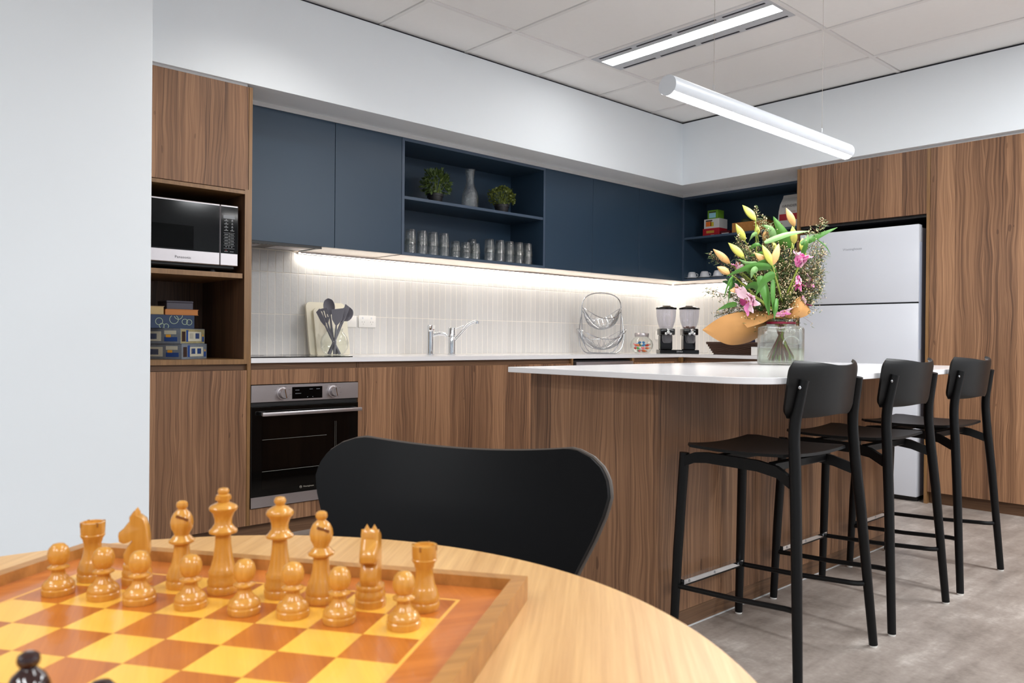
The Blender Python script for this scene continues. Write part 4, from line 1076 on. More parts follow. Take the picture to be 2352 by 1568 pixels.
# corner shelf: tea boxes, tray of avocados, coffee bag, cups
SB1 = 1.8515; SB0 = OB + .0175
def tea(label, x, y, z, dx, dy, dz, col, parts):
    t = thing('tea_box', label, 'box', (x, y, z))
    MB().box(0, dx, 0, dy, .0003, dz, .0008).build('carton', col, t, False)
    for nm, m, a0, a1, z0, z1 in parts: MB().box(-.0006, .0003, a0 * dy, a1 * dy, z0 * dz, z1 * dz).build(nm, m, t, False, smooth=False)
    return t
gr = flat('green_carton', (112, 164, 46)); rd = flat('red_carton', (176, 26, 40)); wh = flat('white_carton', (214, 214, 212))
tea('red flat tea box at the bottom of the pile on the corner shelf', 5.60, 3.615, SB1, .12, .155, .068, rd, [('gold_label', flat('gold_print', (196, 150, 60)), .3, .78, .42, .72), ('white_mark', wh, .3, .5, .10, .2)])
tea('white tea box with an orange label lying on the red tea box', 5.61, 3.620, SB1 + .0685, .12, .145, .078, wh, [('orange_label', flat('orange_label', (226, 116, 40)), .52, .88, .22, .72), ('dark_label', flat('dark_label', (70, 52, 34)), .45, .88, .74, .88), ('yellow_label', flat('lemon_print', (206, 186, 60)), .36, .56, .2, .66)])
tea('small green tea box on top of the white tea box', 5.62, 3.640, SB1 + .147, .09, .098, .072, gr, [('blue_label', flat('sky_print', (150, 204, 222)), .2, .86, .12, .68), ('dark_label', flat('dark_print2', (62, 66, 44)), .2, .86, .70, .84)])
t = thing('tea_box', 'dark red tea box leaning beside the red tea box', 'box', (5.60, 3.515, SB1))
MB().box(0, .13, 0, .085, .0003, .036, .0008).build('carton', flat('maroon_carton', (96, 22, 30)), t, False); MB().box(-.0006, .0003, .01, .075, .012, .018).build('white_stripe', wh, t, False, smooth=False)
t = thing('wooden_tray', 'bamboo tray holding avocados on the corner shelf', 'tray', (5.66, 3.32, SB1))
bm_ = straight_wood('bamboo', (172, 112, 52), (204, 146, 80), 1)
MB().box(-.10, .10, -.15, .15, .0003, .010).build('base', bm_, t, False, smooth=False)
for a in ((-.10, -.09, -.15, .15), (.09, .10, -.15, .15), (-.09, .09, -.15, -.14), (-.09, .09, .14, .15)): MB().box(*a, .010, .082, .001).build('side', bm_, t, False)
av = plain('avocado_skin', (58, 70, 38), 0.45, var=0.4, scale=120, bump=0.4)
spots = [(sx * .046, dy, .0405, .05 * k) for k, (sx, dy) in enumerate(((-1, .093), (-1, 0), (-1, -.093), (1, .093), (1, 0), (1, -.093)))] + [(-.012, .075, .094, .3), (-.010, -.012, .095, -.2), (-.014, -.098, .094, .5)]
for k, (dx, dy, dz, rz) in enumerate(spots):
    b = MB().lathe([(0, -.044), (.012, -.042), (.023, -.032), (.029, -.017), (.030, 0), (.026, .017), (.018, .032), (.009, .041), (0, .043)], 20)
    o = b.build('avocado', av, None); o.rotation_euler = (PI / 2, 0, rz); o.location = (5.66 + dx, 3.32 + dy, SB1 + dz)
    tag(o, 'dark green avocado in the bamboo tray on the corner shelf', 'avocado', 'avocados in the bamboo tray')
t = thing('coffee_bag', 'white coffee bag with a red band on the corner shelf by the fridge surround', 'coffee bag', (5.63, 2.985, SB1))
bagm = plain('white_paper_bag', (206, 204, 200), 0.5, var=0.03)
b = MB(); secs = [(.0003, .055, .098), (.05, .055, .098), (.13, .050, .094), (.185, .040, .088), (.235, .012, .080), (.258, .006, .078)]
rg = [[b.bm.verts.new((sx * hx, sy * hy, z)) for sx, sy in ((-1, -1), (1, -1), (1, 1), (-1, 1))] for z, hx, hy in secs]
for a, c in zip(rg, rg[1:]):
    for i in range(4): b.bm.faces.new((a[i], a[(i + 1) % 4], c[(i + 1) % 4], c[i]))
b.bm.faces.new(rg[0][::-1]); b.bm.faces.new(rg[-1]); b.build('bag', bagm, t, False, smooth=False)
MB().box(-.0558, -.052, -.085, .085, .060, .108).build('red_band', rd, t, False, smooth=False)
text('GRINDERS', .026, flat('bag_print', (70, 66, 66)), t, (-.0505, 0.0, .168), (PI / 2 - .14, 0, -PI / 2), sx=1.1)
text('COFFEE ROASTERS', .011, rd, t, (-.0545, 0, .121), FACE_B)
MB().lathe([(.006, 0), (.006, .001)], 12).build('seal', rd, t, False, loc=(-.0552, .068, .036), rot=(0, -PI / 2, 0))
def cup(label, loc, rz):
    t = thing('coffee_cup', label, 'cup', loc, rz, 'white cups on the corner shelf')
    MB().lathe([(.024, .054), (0, .054)][::-1] + [(.028, .052), (.036, .030), (.040, .002), (.038, 0), (.034, .030), (.026, .049), (0, .050)], 28, cap=False).build('bowl', M['porcelain'], t, False, ang=50)
    MB().tube(bez((.034, 0, .042), (.062, 0, .036), (.038, 0, .012), 10), .0032, 8).build('handle', M['porcelain'], t, False)
    return t
def saucer(label, loc):
    o = MB().lathe([(0, 0), (.036, 0), (.040, .003), (.064, .0105), (.064, .0125), (.040, .006), (0, .005)], 32).build('saucer', M['porcelain'], None, False, loc=loc); tag(o, label, 'saucer', 'white saucers on the corner shelf')
for i, (y, w_) in enumerate(((3.872, 'nearest the navy end panel'), (3.748, 'second from the navy end panel'), (3.622, 'third from the navy end panel, behind the lilies'))):
    saucer('white saucer under an upturned cup, ' + w_, (5.60, y, SB0 + .0003)); cup('white cup upside down on its saucer, ' + w_, (5.60, y, SB0 + .0065), -.9)

# ================================================================== things on the bench
BZT = ZBT + .0003
# power outlets on the tiles
def outlet(label, x0, x1, z0, z1, double):
    t = thing('power_outlet', label, 'power outlet', ((x0 + x1) / 2, YW, (z0 + z1) / 2))
    boxobj('cover_plate', M['white'], t, x0, x1, YW - .011, YW - .001, z0, z1, .002, 2)
    dk3 = flat('slot_dark', (150, 148, 144)); xm = (x0 + x1) / 2
    for s in ((-1, 1) if double else (0,)):
        cx = xm + s * .031
        boxobj('switch', M['porcelain'], t, cx - .008 if double else xm - .012, cx + .002 if double else xm + .012, YW - .014, YW - .010, z1 - .021, z1 - .009, .001)
        b = MB()
        for dx, dz, w_ in ((-.008, 0, .0022), (.008, 0, .0022), (0, -.013, .0014)): b.box(cx + dx - w_ / 2, cx + dx + w_ / 2, YW - .0116, YW - .0106, (z0 + z1) / 2 - .007 + dz, (z0 + z1) / 2 + dz)
        if double: b.build('socket_slots', dk3, t, smooth=False)
        else: b.bm.free()
outlet('white single isolator switch on the tiles behind the utensils', 2.497, 2.597, 1.057, 1.127, False)
outlet('white double power outlet on the tiles next to the isolator switch', 2.614, 2.738, 1.057, 1.130, True)
outlet('white power outlet on the tiles beside the cereal dispenser', 5.612, 5.728, 1.002, 1.076, False)

# two cream boards leaning on the tiles
for nm, lb, x0, x1, h, y0, tk in (('chopping_board', 'large cream chopping board leaning on the tiles', 2.238, 2.50, .318, 4.165, .014), ('chopping_board', 'smaller cream chopping board with rounded corner in front of the large one', 2.272, 2.49, .285, 4.142, .012)):
    t = thing(nm, lb, 'chopping board', (x0, y0, BZT))
    b = MB().prism(rrect(0, x1 - x0, .0015, h, (.03, .03, .012, .012), 8), 0, tk, 1); o = b.build('board', M['cream'], t, False); o.rotation_euler = (-.195, 0, 0)
# glass jar of utensils
UX, UY = 2.318, 4.03
t = thing('utensil_jar', 'round clear glass jar holding grey kitchen utensils', 'jar', (UX, UY, ZBT + .0003))
po = [(0, 0), (.046, 0), (.060, .012), (.077, .045), (.080, .075), (.072, .108), (.055, .130), (.047, .138), (.047, .152), (.050, .156)]
pi_ = [(.0475, .156), (.0445, .150), (.0445, .139), (.053, .128), (.0695, .106), (.0775, .075), (.0745, .046), (.058, .015), (.045, .006), (0, .006)]
MB().lathe(po + pi_, 40, cap=False).build('vessel', M['jar'], t, False, ang=50)
GU = 'grey nylon utensils in the glass jar'
def utensil(name, label, foot, top, head):
    """handle from the jar floor (foot, xy) to the head at top (xyz); +x' is across the head"""
    f = Vector((UX + foot[0], UY + foot[1], BZT + .009)); h = Vector((UX + top[0], UY + top[1], BZT + top[2])); d = (h - f); ln = d.length; d.normalize()
    t = thing(name, label, 'utensil', f, 0, GU)
    side = Vector((.72, -.68, 0)); side = (side - d * side.dot(d)).normalized(); nm = d.cross(side)
    mat = Matrix((side, nm, d)).transposed().to_4x4()
    t.rotation_mode = 'QUATERNION'; t.rotation_quaternion = mat.to_quaternion()
    hb = {'turner': .095, 'spoon': .085, 'ladle': .08, 'slotted': .085, 'flat': .10, 'tongs': .10}[head]
    MB().tube([(0, 0, .0), (0, 0, ln * .4), (0, 0, ln - hb)], [.0075, .007, .0045], 10).build('handle', M['utensil'], t, False)
    z0 = ln - hb
    b = MB()
    if head in ('turner', 'slotted'):
        pts = [(-.006, z0), (.006, z0), (.030, z0 + .03), (.040, ln + .005), (-.034, ln - .008), (-.026, z0 + .03)]
        if head == 'turner': b.prism(pts, -.002, .002, 1)
        else:
            for k in range(4): b.box(-.024 + k * .0135, -.0165 + k * .0135, -.002, .002, z0 + .028, ln - .012)
            b.box(-.024, .024, -.002, .002, ln - .014, ln); b.prism([(-.006, z0), (.006, z0), (.024, z0 + .03), (-.024, z0 + .03)], -.002, .002, 1)
    elif head in ('spoon', 'ladle'):
        R1 = .030 if head == 'spoon' else .036; g = []
        for i in range(13):
            v = i / 12; z = z0 + (ln - z0 + .01) * v; hw = R1 * math.sqrt(max(0, 1 - (2 * v - 1) ** 2)) + .0035
            g.append([(hw * s, .012 * (1 - s * s) * math.sin(PI * v), z) for s in [-1 + 2 * j / 8 for j in range(9)]])
        b.sheet(g, .0025)
    elif head == 'flat': b.prism([(-.006, z0), (.006, z0), (.013, z0 + .03), (.013, ln), (-.013, ln - .012), (-.013, z0 + .03)], -.003, .003, 1)
    else: b.prism([(-.006, z0), (.006, z0), (.016, z0 + .03), (.018, ln), (-.010, ln + .01), (-.012, z0 + .03)], -.004, .004, 1)
    b.build('head', M['utensil'], t, False)
utensil('spatula', 'grey nylon turner leaning out of the jar towards the walnut tower', (.028, -.012), (-.108, .005, .262), 'flat')
utensil('serving_spoon', 'grey nylon serving spoon, the tallest utensil in the jar', (.012, .018), (-.030, .020, .318), 'spoon')
utensil('slotted_turner', 'grey nylon slotted turner behind the solid turner', (.022, .010), (-.062, .022, .270), 'slotted')
utensil('turner', 'broad grey nylon turner facing out of the jar', (-.012, -.020), (.005, -.022, .270), 'turner')
utensil('spatula', 'narrow grey nylon spatula upright beside the ladle', (-.030, .0), (.066, -.020, .285), 'tongs')
utensil('ladle', 'grey nylon ladle at the tap side of the jar', (-.028, .018), (.092, .0, .272), 'ladle')

# taps
t = thing('filter_tap', 'short chrome filtered-water tap with a red marked lever', 'tap', (3.01, 4.045, ZBT + .0003))
MB().lathe([(.024, 0), (.024, .004), (.019, .006), (.019, .155), (0, .155)], 28).build('body', M['chrome'], t, False)
MB().tube([(0, 0, .122), (.05, -.02, .135), (.086, -.034, .134), (.100, -.040, .122)], [.013, .012, .011, .011], 14).build('spout', M['chrome'], t, False)
MB().box(-.014, .014, -.013, .013, .150, .192, .005, 2).build('lever_head', M['chrome'], t, False, rot=(.12, -.10, 0))
MB().box(-.010, .010, -.0175, -.0125, .172, .196, .002).build('lever_face', M['white'], t, False, rot=(.25, -.10, 0))
MB().ball((-.015, -.018, .184), .0045, 1).build('red_button', flat('red_button', (200, 30, 40)), t, False)
MB().box(.0, .016, -.020, -.016, .158, .166, .001).build('maroon_button', flat('maroon_button', (120, 24, 40)), t, False)
t = thing('mixer_tap', 'chrome mixer tap with a long raised spout and lever', 'tap', (3.19, 4.055, ZBT + .0003))
MB().lathe([(.026, 0), (.026, .004), (.023, .006), (.023, .172), (.021, .176), (0, .176)], 32).build('body', M['chrome'], t, False)
MB().tube([(.010, -.006, .085), (.060, -.02, .140), (.110, -.034, .196), (.150, -.044, .214), (.172, -.05, .218)], [.011, .0115, .0115, .0105, .012], 14).build('spout', M['chrome'], t, False)
MB().tube([(.172, -.05, .222), (.172, -.05, .205)], .0135, 16).build('aerator', M['chrome'], t, False)
MB().tube([(.018, -.006, .165), (.085, -.022, .190)], .0035, 8).build('lever', M['chrome'], t, False)
MB().lathe([(.0238, .118), (.0238, .120)], 32, cap=False).build('joint_ring', M['steel_dark'], t, False)

# two-tier wire fruit basket, turned to face the room
FB = Vector((4.66, 4.05)); rz = math.radians(-24)
t = thing('fruit_basket', 'empty two-tier chrome wire fruit basket on the bench', 'basket', (FB.x, FB.y, ZBT + .0003), rz)
R_ = .004
for s in (-1, 1):
    pts = [(-.125, s * .050, .003), (-.05, s * .05, .003), (.05, s * .05, .003), (.125, s * .05, .003)]
    pts = [(-.09, s * .05, .004)] + bez((-.10, s * .05, .004), (-.165, s * .045, .02), (-.178, s * .03, .14), 8) + [(-.172, s * .012, .26), (-.168, 0, .30)]
    MB().tube(pts, R_, 8).build('frame_leg', M['wire'], t, False); MB().tube([(-x, y, z) for x, y, z in pts], R_, 8).build('frame_leg', M['wire'], t, False)
    MB().tube([(-.10, s * .05, .004), (.10, s * .05, .004)], R_, 8).build('foot_bar', M['wire'], t, False)
arch = [(-.168, 0, .28), (-.165, 0, .37)] + bez((-.163, 0, .385), (-.145, 0, .468), (0, 0, .470), 10) + bez((0, 0, .470), (.145, 0, .468), (.163, 0, .385), 10)[1:] + [(.165, 0, .37), (.168, 0, .28)]
MB().tube(arch, R_, 8).build('handle_arch', M['wire'], t, False)
g = MB()
for i in range(60):
    f = i / 59; k = 5 + f * 14; a = int(k); q0 = Vector(arch[a]); q1 = Vector(arch[min(a + 1, len(arch) - 1)]); c = q0.lerp(q1, k - a)
    g.ball(c, .0052, 1)
g.build('handle_grip', M['wire'], t, False)
def hammock(z_hi, z_lo, z_bot, hw, dep):
    """saddle-shaped wire bowl hung from two points"""
    rim = []
    for i in range(48):
        a = 2 * PI * i / 48
        x = hw * math.cos(a); y = dep * math.sin(a); z = z_lo + (z_hi - z_lo) * abs(math.cos(a)) ** 2.2
        rim.append((x, y, z))
    o = MB().tube(rim, .0028, 6, True).build('basket_rim', M['wire'], t, False)
    b = MB()
    for k in range(1, 12):
        yy = dep * (-1 + 2 * k / 12)
        pts = []
        for i in range(13):
            u = -1 + 2 * i / 12; w_ = math.sqrt(max(0, 1 - (yy / dep) ** 2)) ** .25
            pts.append((hw * u * .97, yy * (1 - abs(u) ** 3), z_hi + (z_bot - z_hi) * (1 - u * u) ** .8 * w_ + (z_lo - z_hi) * (1 - w_) * (1 - u * u)))
        b.tube(pts, .0021, 4)
    for k in range(1, 9):
        xx = hw * (-1 + 2 * k / 9) * .92; c = math.sqrt(1 - (xx / hw) ** 2)
        zt = z_lo + (z_hi - z_lo) * abs(xx / hw) ** 2.2; zb = z_hi + (z_bot - z_hi) * (1 - (xx / hw / .97) ** 2) ** .8
        pts = []
        for i in range(11):
            v = -1 + 2 * i / 10
            pts.append((xx, dep * c * v, zb + (zt - zb) * v * v))
        b.tube(pts, .0021, 4)
    b.build('basket_wires', M['wire'], o, False)
hammock(.350, .268, .185, .160, .105)
hammock(.190, .110, .030, .200, .125)

# candy jar
CX, CY = 5.16, 4.05
t = thing('candy_jar', 'round glass jar of wrapped sweets with a steel lid', 'jar', (CX, CY, ZBT + .0003), 0)
po = [(0, 0), (.050, 0), (.066, .010), (.088, .040), (.094, .070), (.084, .102), (.062, .124), (.054, .130), (.054, .140)]
MB().lathe(po + [(.0525, .140), (.0525, .131), (.060, .1225), (.0820, .1010), (.0920, .070), (.0860, .041), (.064, .013), (.048, .005), (0, .005)], 40, cap=False).build('vessel', M['jar'], t, False, ang=50)
MB().lathe([(0, .134), (.057, .134), (.058, .136), (.058, .162), (.056, .165), (0, .165)], 36).build('lid', M['steel'], t, False)
cc = [flat('candy_red', (208, 52, 36), .3), flat('candy_orange', (236, 120, 44), .3), flat('candy_green', (64, 160, 60), .3), flat('candy_blue', (44, 130, 200), .3), flat('candy_pink', (232, 110, 120), .3)]
rnd = random.Random(11); nmx = ['red', 'orange', 'green', 'blue', 'pink']
cp_ = []
for lay, (z, rr, n) in enumerate(((.020, .028, 4), (.042, .050, 7), (.066, .046, 6), (.087, .022, 2))):
    for k in range(n):
        a = 2 * PI * k / n + lay * .5; ci = (k * 2 + lay) % 5 if lay < 3 else 3
        o = MB().ball((0, 0, 0), .013, 2, (1.25, .9, .8))
        for s in (-1, 1): o.raw([(s * .014, 0, 0), (s * .026, .009, .003), (s * .028, 0, -.003), (s * .026, -.009, .003)], [(0, 1, 2), (0, 2, 3)])
        o = o.build('wrapped_sweet', cc[ci], None, False, loc=(CX + rr * math.cos(a), CY + rr * math.sin(a), ZBT + z), rot=(rnd.uniform(-.5, .5), rnd.uniform(-.4, .4), rnd.uniform(0, 6)))
        tag(o, nmx[ci] + ' wrapped sweet inside the glass candy jar', 'sweet', 'sweets in the candy jar')

# twin cereal dispenser, standing across the corner
ux, uy = .737, -.676
dz_ = math.atan2(uy, ux)
t = thing('cereal_dispenser', 'black twin cereal dispenser with two clear hoppers in the corner', 'cereal dispenser', (5.43, 3.89, ZBT + .0003), dz_)
MB().box(-.160, .160, -.085, .085, 0, .030, .003).build('base', M['blackgloss'], t, False)
text('ZEVRO', .016, flat('dispenser_print', (170, 172, 176)), t, (0, -.0856, .015), FACE_A)
for s in (-1, 1):
    cx = s * .0955
    MB().box(cx - .050, cx + .050, -.02, .075, .030, .150, .006).build('stand', M['blackgloss'], t, False)
    MB().box(cx - .060, cx + .060, -.075, .078, .150, .205, .008, 2).build('collar', M['blackgloss'], t, False)
    h = MB().lathe([(.052, .205), (.060, .225), (.072, .262), (.079, .310), (.081, .365), (.0795, .365), (.0775, .310), (.0705, .262), (.0585, .226), (.051, .208)], 36, cap=False); h = h.build('hopper', M['plasticclear'], t, False); h.location = (cx, 0, 0)
    l = MB().lathe([(0, .362), (.083, .362), (.085, .366), (.085, .376), (.080, .379), (.050, .388), (.048, .384), (0, .384)], 36).build('lid', M['blackgloss'], t, False); l.location = (cx, 0, 0)
    MB().box(cx - .035, cx + .035, -.010, .010, .384, .394, .004).build('lid_handle', M['blackgloss'], t, False)
    b = MB().tube([(cx, -.075, .172), (cx, -.098, .172)], .011, 12).ball((cx, -.100, .172), .016, 2)
    for a in (90, 210, 330): b.ball((cx + .021 * math.cos(math.radians(a)), -.100, .172 + .021 * math.sin(math.radians(a))), .013, 2)
    b.build('crank', M['chrome'], t, False)
    c = MB().lathe([(.030, .085), (.040, .105), (.042, .150), (.040, .150), (.038, .106), (.028, .087)], 24, cap=False).build('chute', M['plasticclear'], t, False); c.location = (cx, -.045, 0)
ce_ = plain('cereal', (120, 70, 44), .7, var=.4, scale=200)
b = MB(); rnd = random.Random(4)
for k in range(60):
    a = rnd.uniform(0, 6.28); r = .045 * math.sqrt(rnd.random()); b.ball((.0955 + r * math.cos(a), r * math.sin(a), .208 + rnd.uniform(0, .014)), .006, 1)
o = b.build('cereal', ce_, t, False); o['kind'] = 'stuff'

# wicker basket with packets, white carton
t = thing('wicker_basket', 'dark brown wicker basket with packets on the corner bench', 'basket', (5.52, 3.36, ZBT + .0003))
b = MB(); nx, ny = .11, .17
def ring(k): return [(sx * (nx + .035 * k), sy * (ny + .045 * k)) for sx, sy in ((-1, -1), (1, -1), (1, 1), (-1, 1))]
for lv in range(11):
    k = lv / 10; c = ring(k); pts = []
    for i in range(4):
        a, d_ = Vector(c[i]), Vector(c[(i + 1) % 4])
        for q in range(10):
            p = a.lerp(d_, q / 10); off = .003 * (1 if (q + lv) % 2 else -1); nr = Vector((p.x / (nx * nx), p.y / (ny * ny))).normalized()
            pts.append((p.x + nr.x * off, p.y + nr.y * off, .006 + .085 * k))
    b.tube(pts, .0048 if lv < 10 else .008, 5, True)
o = b.build('weave', M['wicker'], t, False)
MB().box(-nx, nx, -ny, ny, .0005, .006).build('base', M['wicker'], t, False, smooth=False)
def packet(label, col, x, y, z, sx, sy, sz, rot):
    b = MB(); g = []
    for i in range(7):
        u = -1 + i / 3
        g.append([(sx * u, sy * v * (1 - .0 * u), sz * (1 - u ** 4) * (1 - v ** 4)) for v in [-1 + j / 3 for j in range(7)]])
    b.sheet(g); g2 = [[(p[0], p[1], -p[2]) for p in r] for r in g]; b.sheet(g2)
    o = b.build('snack_packet', col, None, False, loc=(x, y, z), rot=rot); tag(o, label, 'packet', 'packets in the wicker basket')
packet('crimson snack packet in the wicker basket', flat('crimson_foil', (190, 20, 80), .3), 5.50, 3.47, ZBT + .072, .05, .04, .012, (.3, 1.1, .4))
packet('navy spotted snack packet in the wicker basket', plain('navy_dotted_foil', (44, 46, 74), .3, var=.5, scale=220), 5.49, 3.25, ZBT + .078, .05, .045, .012, (.2, 1.2, .1))
t = thing('paper_towel_box', 'white carton lying on the bench between the basket and the fridge', 'box', (5.42, 3.10, ZBT + .0003))
MB().box(-.09, .09, -.115, .055, 0, .062, .003).build('carton', M['white'], t, False); MB().box(-.0905, .0905, -.1155, .0555, .058, .064, .002).build('lid', flat('grey_carton_lid', (206, 208, 212)), t, False)

# ================================================================== flowers on the island
J = Vector((3.365, 1.840, IT)); RV = Vector((.7365, -.6763, 0)).normalized(); FV = Vector((.6763, .7365, 0)).normalized()
def BQ(a, b, d=0.0): return J + RV * a + FV * d + Vector((0, 0, b))
jz = math.atan2(-J.x, J.y)
# square glass jar with a round neck
t = thing('flower_jar', 'square clear glass jar of water holding the bouquet on the island', 'vase', (J.x, J.y, IT + .0004), jz)
def ringsq(hw, n, z, k):
    """k=1 square with soft corners, k=0 circle"""
    out = []
    for i in range(n):
        a = 2 * PI * i / n; c, s = math.cos(a), math.sin(a); e = 2 + 6 * k
        r = hw / (abs(c) ** e + abs(s) ** e) ** (1 / e); out.append((r * c, r * s, z))
    return out
def shell(levels, n=64):
    b = MB(); rg = [[b.bm.verts.new(p) for p in ringsq(hw, n, z, k)] for hw, z, k in levels]
    for a, c in zip(rg, rg[1:]):
        for i in range(n): b.bm.faces.new((a[i], a[(i + 1) % n], c[(i + 1) % n], c[i]))
    b.bm.faces.new(rg[0][::-1]); b.bm.faces.new(rg[-1]); return b
lv = [(.086, 0, 1), (.098, .004, 1), (.101, .012, 1), (.101, .160, 1), (.098, .170, .9), (.086, .177, .5), (.066, .180, .1), (.063, .184, 0), (.063, .198, 0), (.066, .201, 0), (.066, .206, 0),
      (.061, .206, 0), (.0585, .198, 0), (.0585, .182, 0), (.064, .175, .1), (.084, .172, .5), (.094, .165, .9), (.0965, .158, 1), (.0965, .016, 1), (.092, .010, 1), (.02, .009, 1)]
shell(lv).build('vessel', M['vase'], t, False, ang=60)
shell([(.02, .0092, 1), (.092, .0102, 1), (.0967, .0165, 1), (.0967, .076, 1), (.02, .0762, 1)]).build('water', M['water'], t, False, ang=60)
b = MB()
for r in (.036, .033):
    b.tube([(.045 + r * math.cos(a), -.1015, .095 + r * math.sin(a)) for a in [PI * i / 24 for i in range(25)]], .0012, 5)
b.tube([(.009, -.1015, .095), (.081, -.1015, .095)], .0012, 5); b.tube([(.045 + .010 * math.cos(2 * PI * i / 20), -.1015, .150 + .010 * math.sin(2 * PI * i / 20)) for i in range(20)], .0012, 5, True)
b.build('embossed_mark', M['glass'], t, False)
o = MB().lathe([(.0648, .186), (.0652, .187), (.0652, .195), (.0648, .196), (.0635, .196), (.0635, .186)], 48, cap=False).build('ribbon', M['ribbon'], t, False)
tag(o, 'crimson ribbon tied round the neck')

# kraft wrapping
def curve_pts(c, n):
    """sample a polyline by Catmull-Rom"""
    c = [Vector(p) for p in c]; out = []
    for i in range(n):
        f = i / (n - 1) * (len(c) - 1); k = min(int(f), len(c) - 2); u = f - k
        p0, p1, p2, p3 = c[max(k - 1, 0)], c[k], c[k + 1], c[min(k + 2, len(c) - 1)]
        out.append(.5 * ((2 * p1) + (p2 - p0) * u + (2 * p0 - 5 * p1 + 4 * p2 - p3) * u * u + (3 * p1 - p0 - 3 * p2 + p3) * u ** 3))
    return out
t = thing('kraft_wrap', 'brown kraft paper wrap folded down around the bouquet', 'wrapping paper', BQ(0, .21))
def flap(name, topc, botc, bulge, n=22, m=12, wave=0.0):
    A, Bc = curve_pts(topc, n), curve_pts(botc, n); g = []
    for i in range(n):
        row = []
        for j in range(m):
            v = j / (m - 1); p = A[i].lerp(Bc[i], v); k = math.sin(PI * v) * math.sin(PI * min(1, .15 + i / (n - 1)))
            d = p.z - bulge * k + wave * math.sin(9 * i / n + 5 * v)
            row.append(BQ(p.x, p.y, d) - t.location)
        g.append(row)
    MB().sheet(g, .0006).build(name, M['kraft'], t, False, ang=60)
flap('lower_flap', [(-.050, .222, .03), (-.146, .242, .0), (-.246, .230, -.03), (-.306, .205, -.05), (-.374, .157, -.06)], [(-.030, .150, .125), (-.106, .104, .115), (-.206, .088, .06), (-.286, .107, 0), (-.374, .155, -.06)], .05, wave=.004)
flap('fold', [(.01, .245, .045), (-.07, .252, .035), (-.15, .250, .03), (-.215, .238, .01)], [(.0, .212, -.045), (-.055, .212, -.045), (-.10, .190, -.045), (-.165, .168, -.04)], .02, wave=.004)
flap('side_flap', [(-.012, .212, -.02), (.014, .262, -.05), (.046, .300, -.06), (.082, .312, -.03), (.108, .292, .02)], [(.020, .210, -.045), (.055, .212, -.075), (.090, .225, -.08), (.114, .245, -.05), (.118, .262, .01)], .035, wave=.006)
flap('rear_flap', [(-.12, .270, .07), (-.04, .300, .09), (.04, .300, .09), (.10, .275, .07)], [(-.05, .200, .05), (-.02, .196, .052), (.02, .196, .052), (.05, .200, .05)], 0)
BUDS = [
    ((-0.179, 0.733), (-0.121, 0.662), (-0.116, 0.516), 0, 'y'),
    ((-0.208, 0.648), (-0.164, 0.568), (-0.142, 0.532), 0.02, 'y'),
    ((-0.254, 0.554), (-0.187, 0.482), (-0.162, 0.436), -0.05, 'y'),
    ((-0.32, 0.526), (-0.244, 0.461), (-0.206, 0.426), -0.02, 'o'),
    ((-0.313, 0.441), (-0.252, 0.41), (-0.206, 0.376), -0.05, 'o'),
    ((0.024, 0.723), (0.068, 0.641), (0.058, 0.572), 0.03, 'o'),
    ((-0.123, 0.537), (-0.082, 0.444), (-0.068, 0.396), -0.12, 'y'),
    ((-0.05, 0.543), (-0.08, 0.446), (-0.068, 0.396), -0.12, 'o'),
    ((-0.148, 0.504), (-0.098, 0.454), (-0.072, 0.412), -0.09, 'o'),
    ((0.031, 0.63), (0.046, 0.552), (0.038, 0.496), -0.03, 'y'),
    ((-0.104, 0.648), (-0.104, 0.596), (-0.096, 0.516), 0.03, 'y'),
    ((-0.062, 0.632), (-0.072, 0.57), (-0.066, 0.506), 0.02, 'o'),
    ((0.12, 0.592), (0.114, 0.524), (0.1, 0.476), 0.05, 'y'),
    ((0.128, 0.532), (0.118, 0.492), (0.104, 0.452), 0.06, 'y'),
    ((-0.038, 0.57), (-0.024, 0.514), (-0.026, 0.466), 0, 'y'),
]
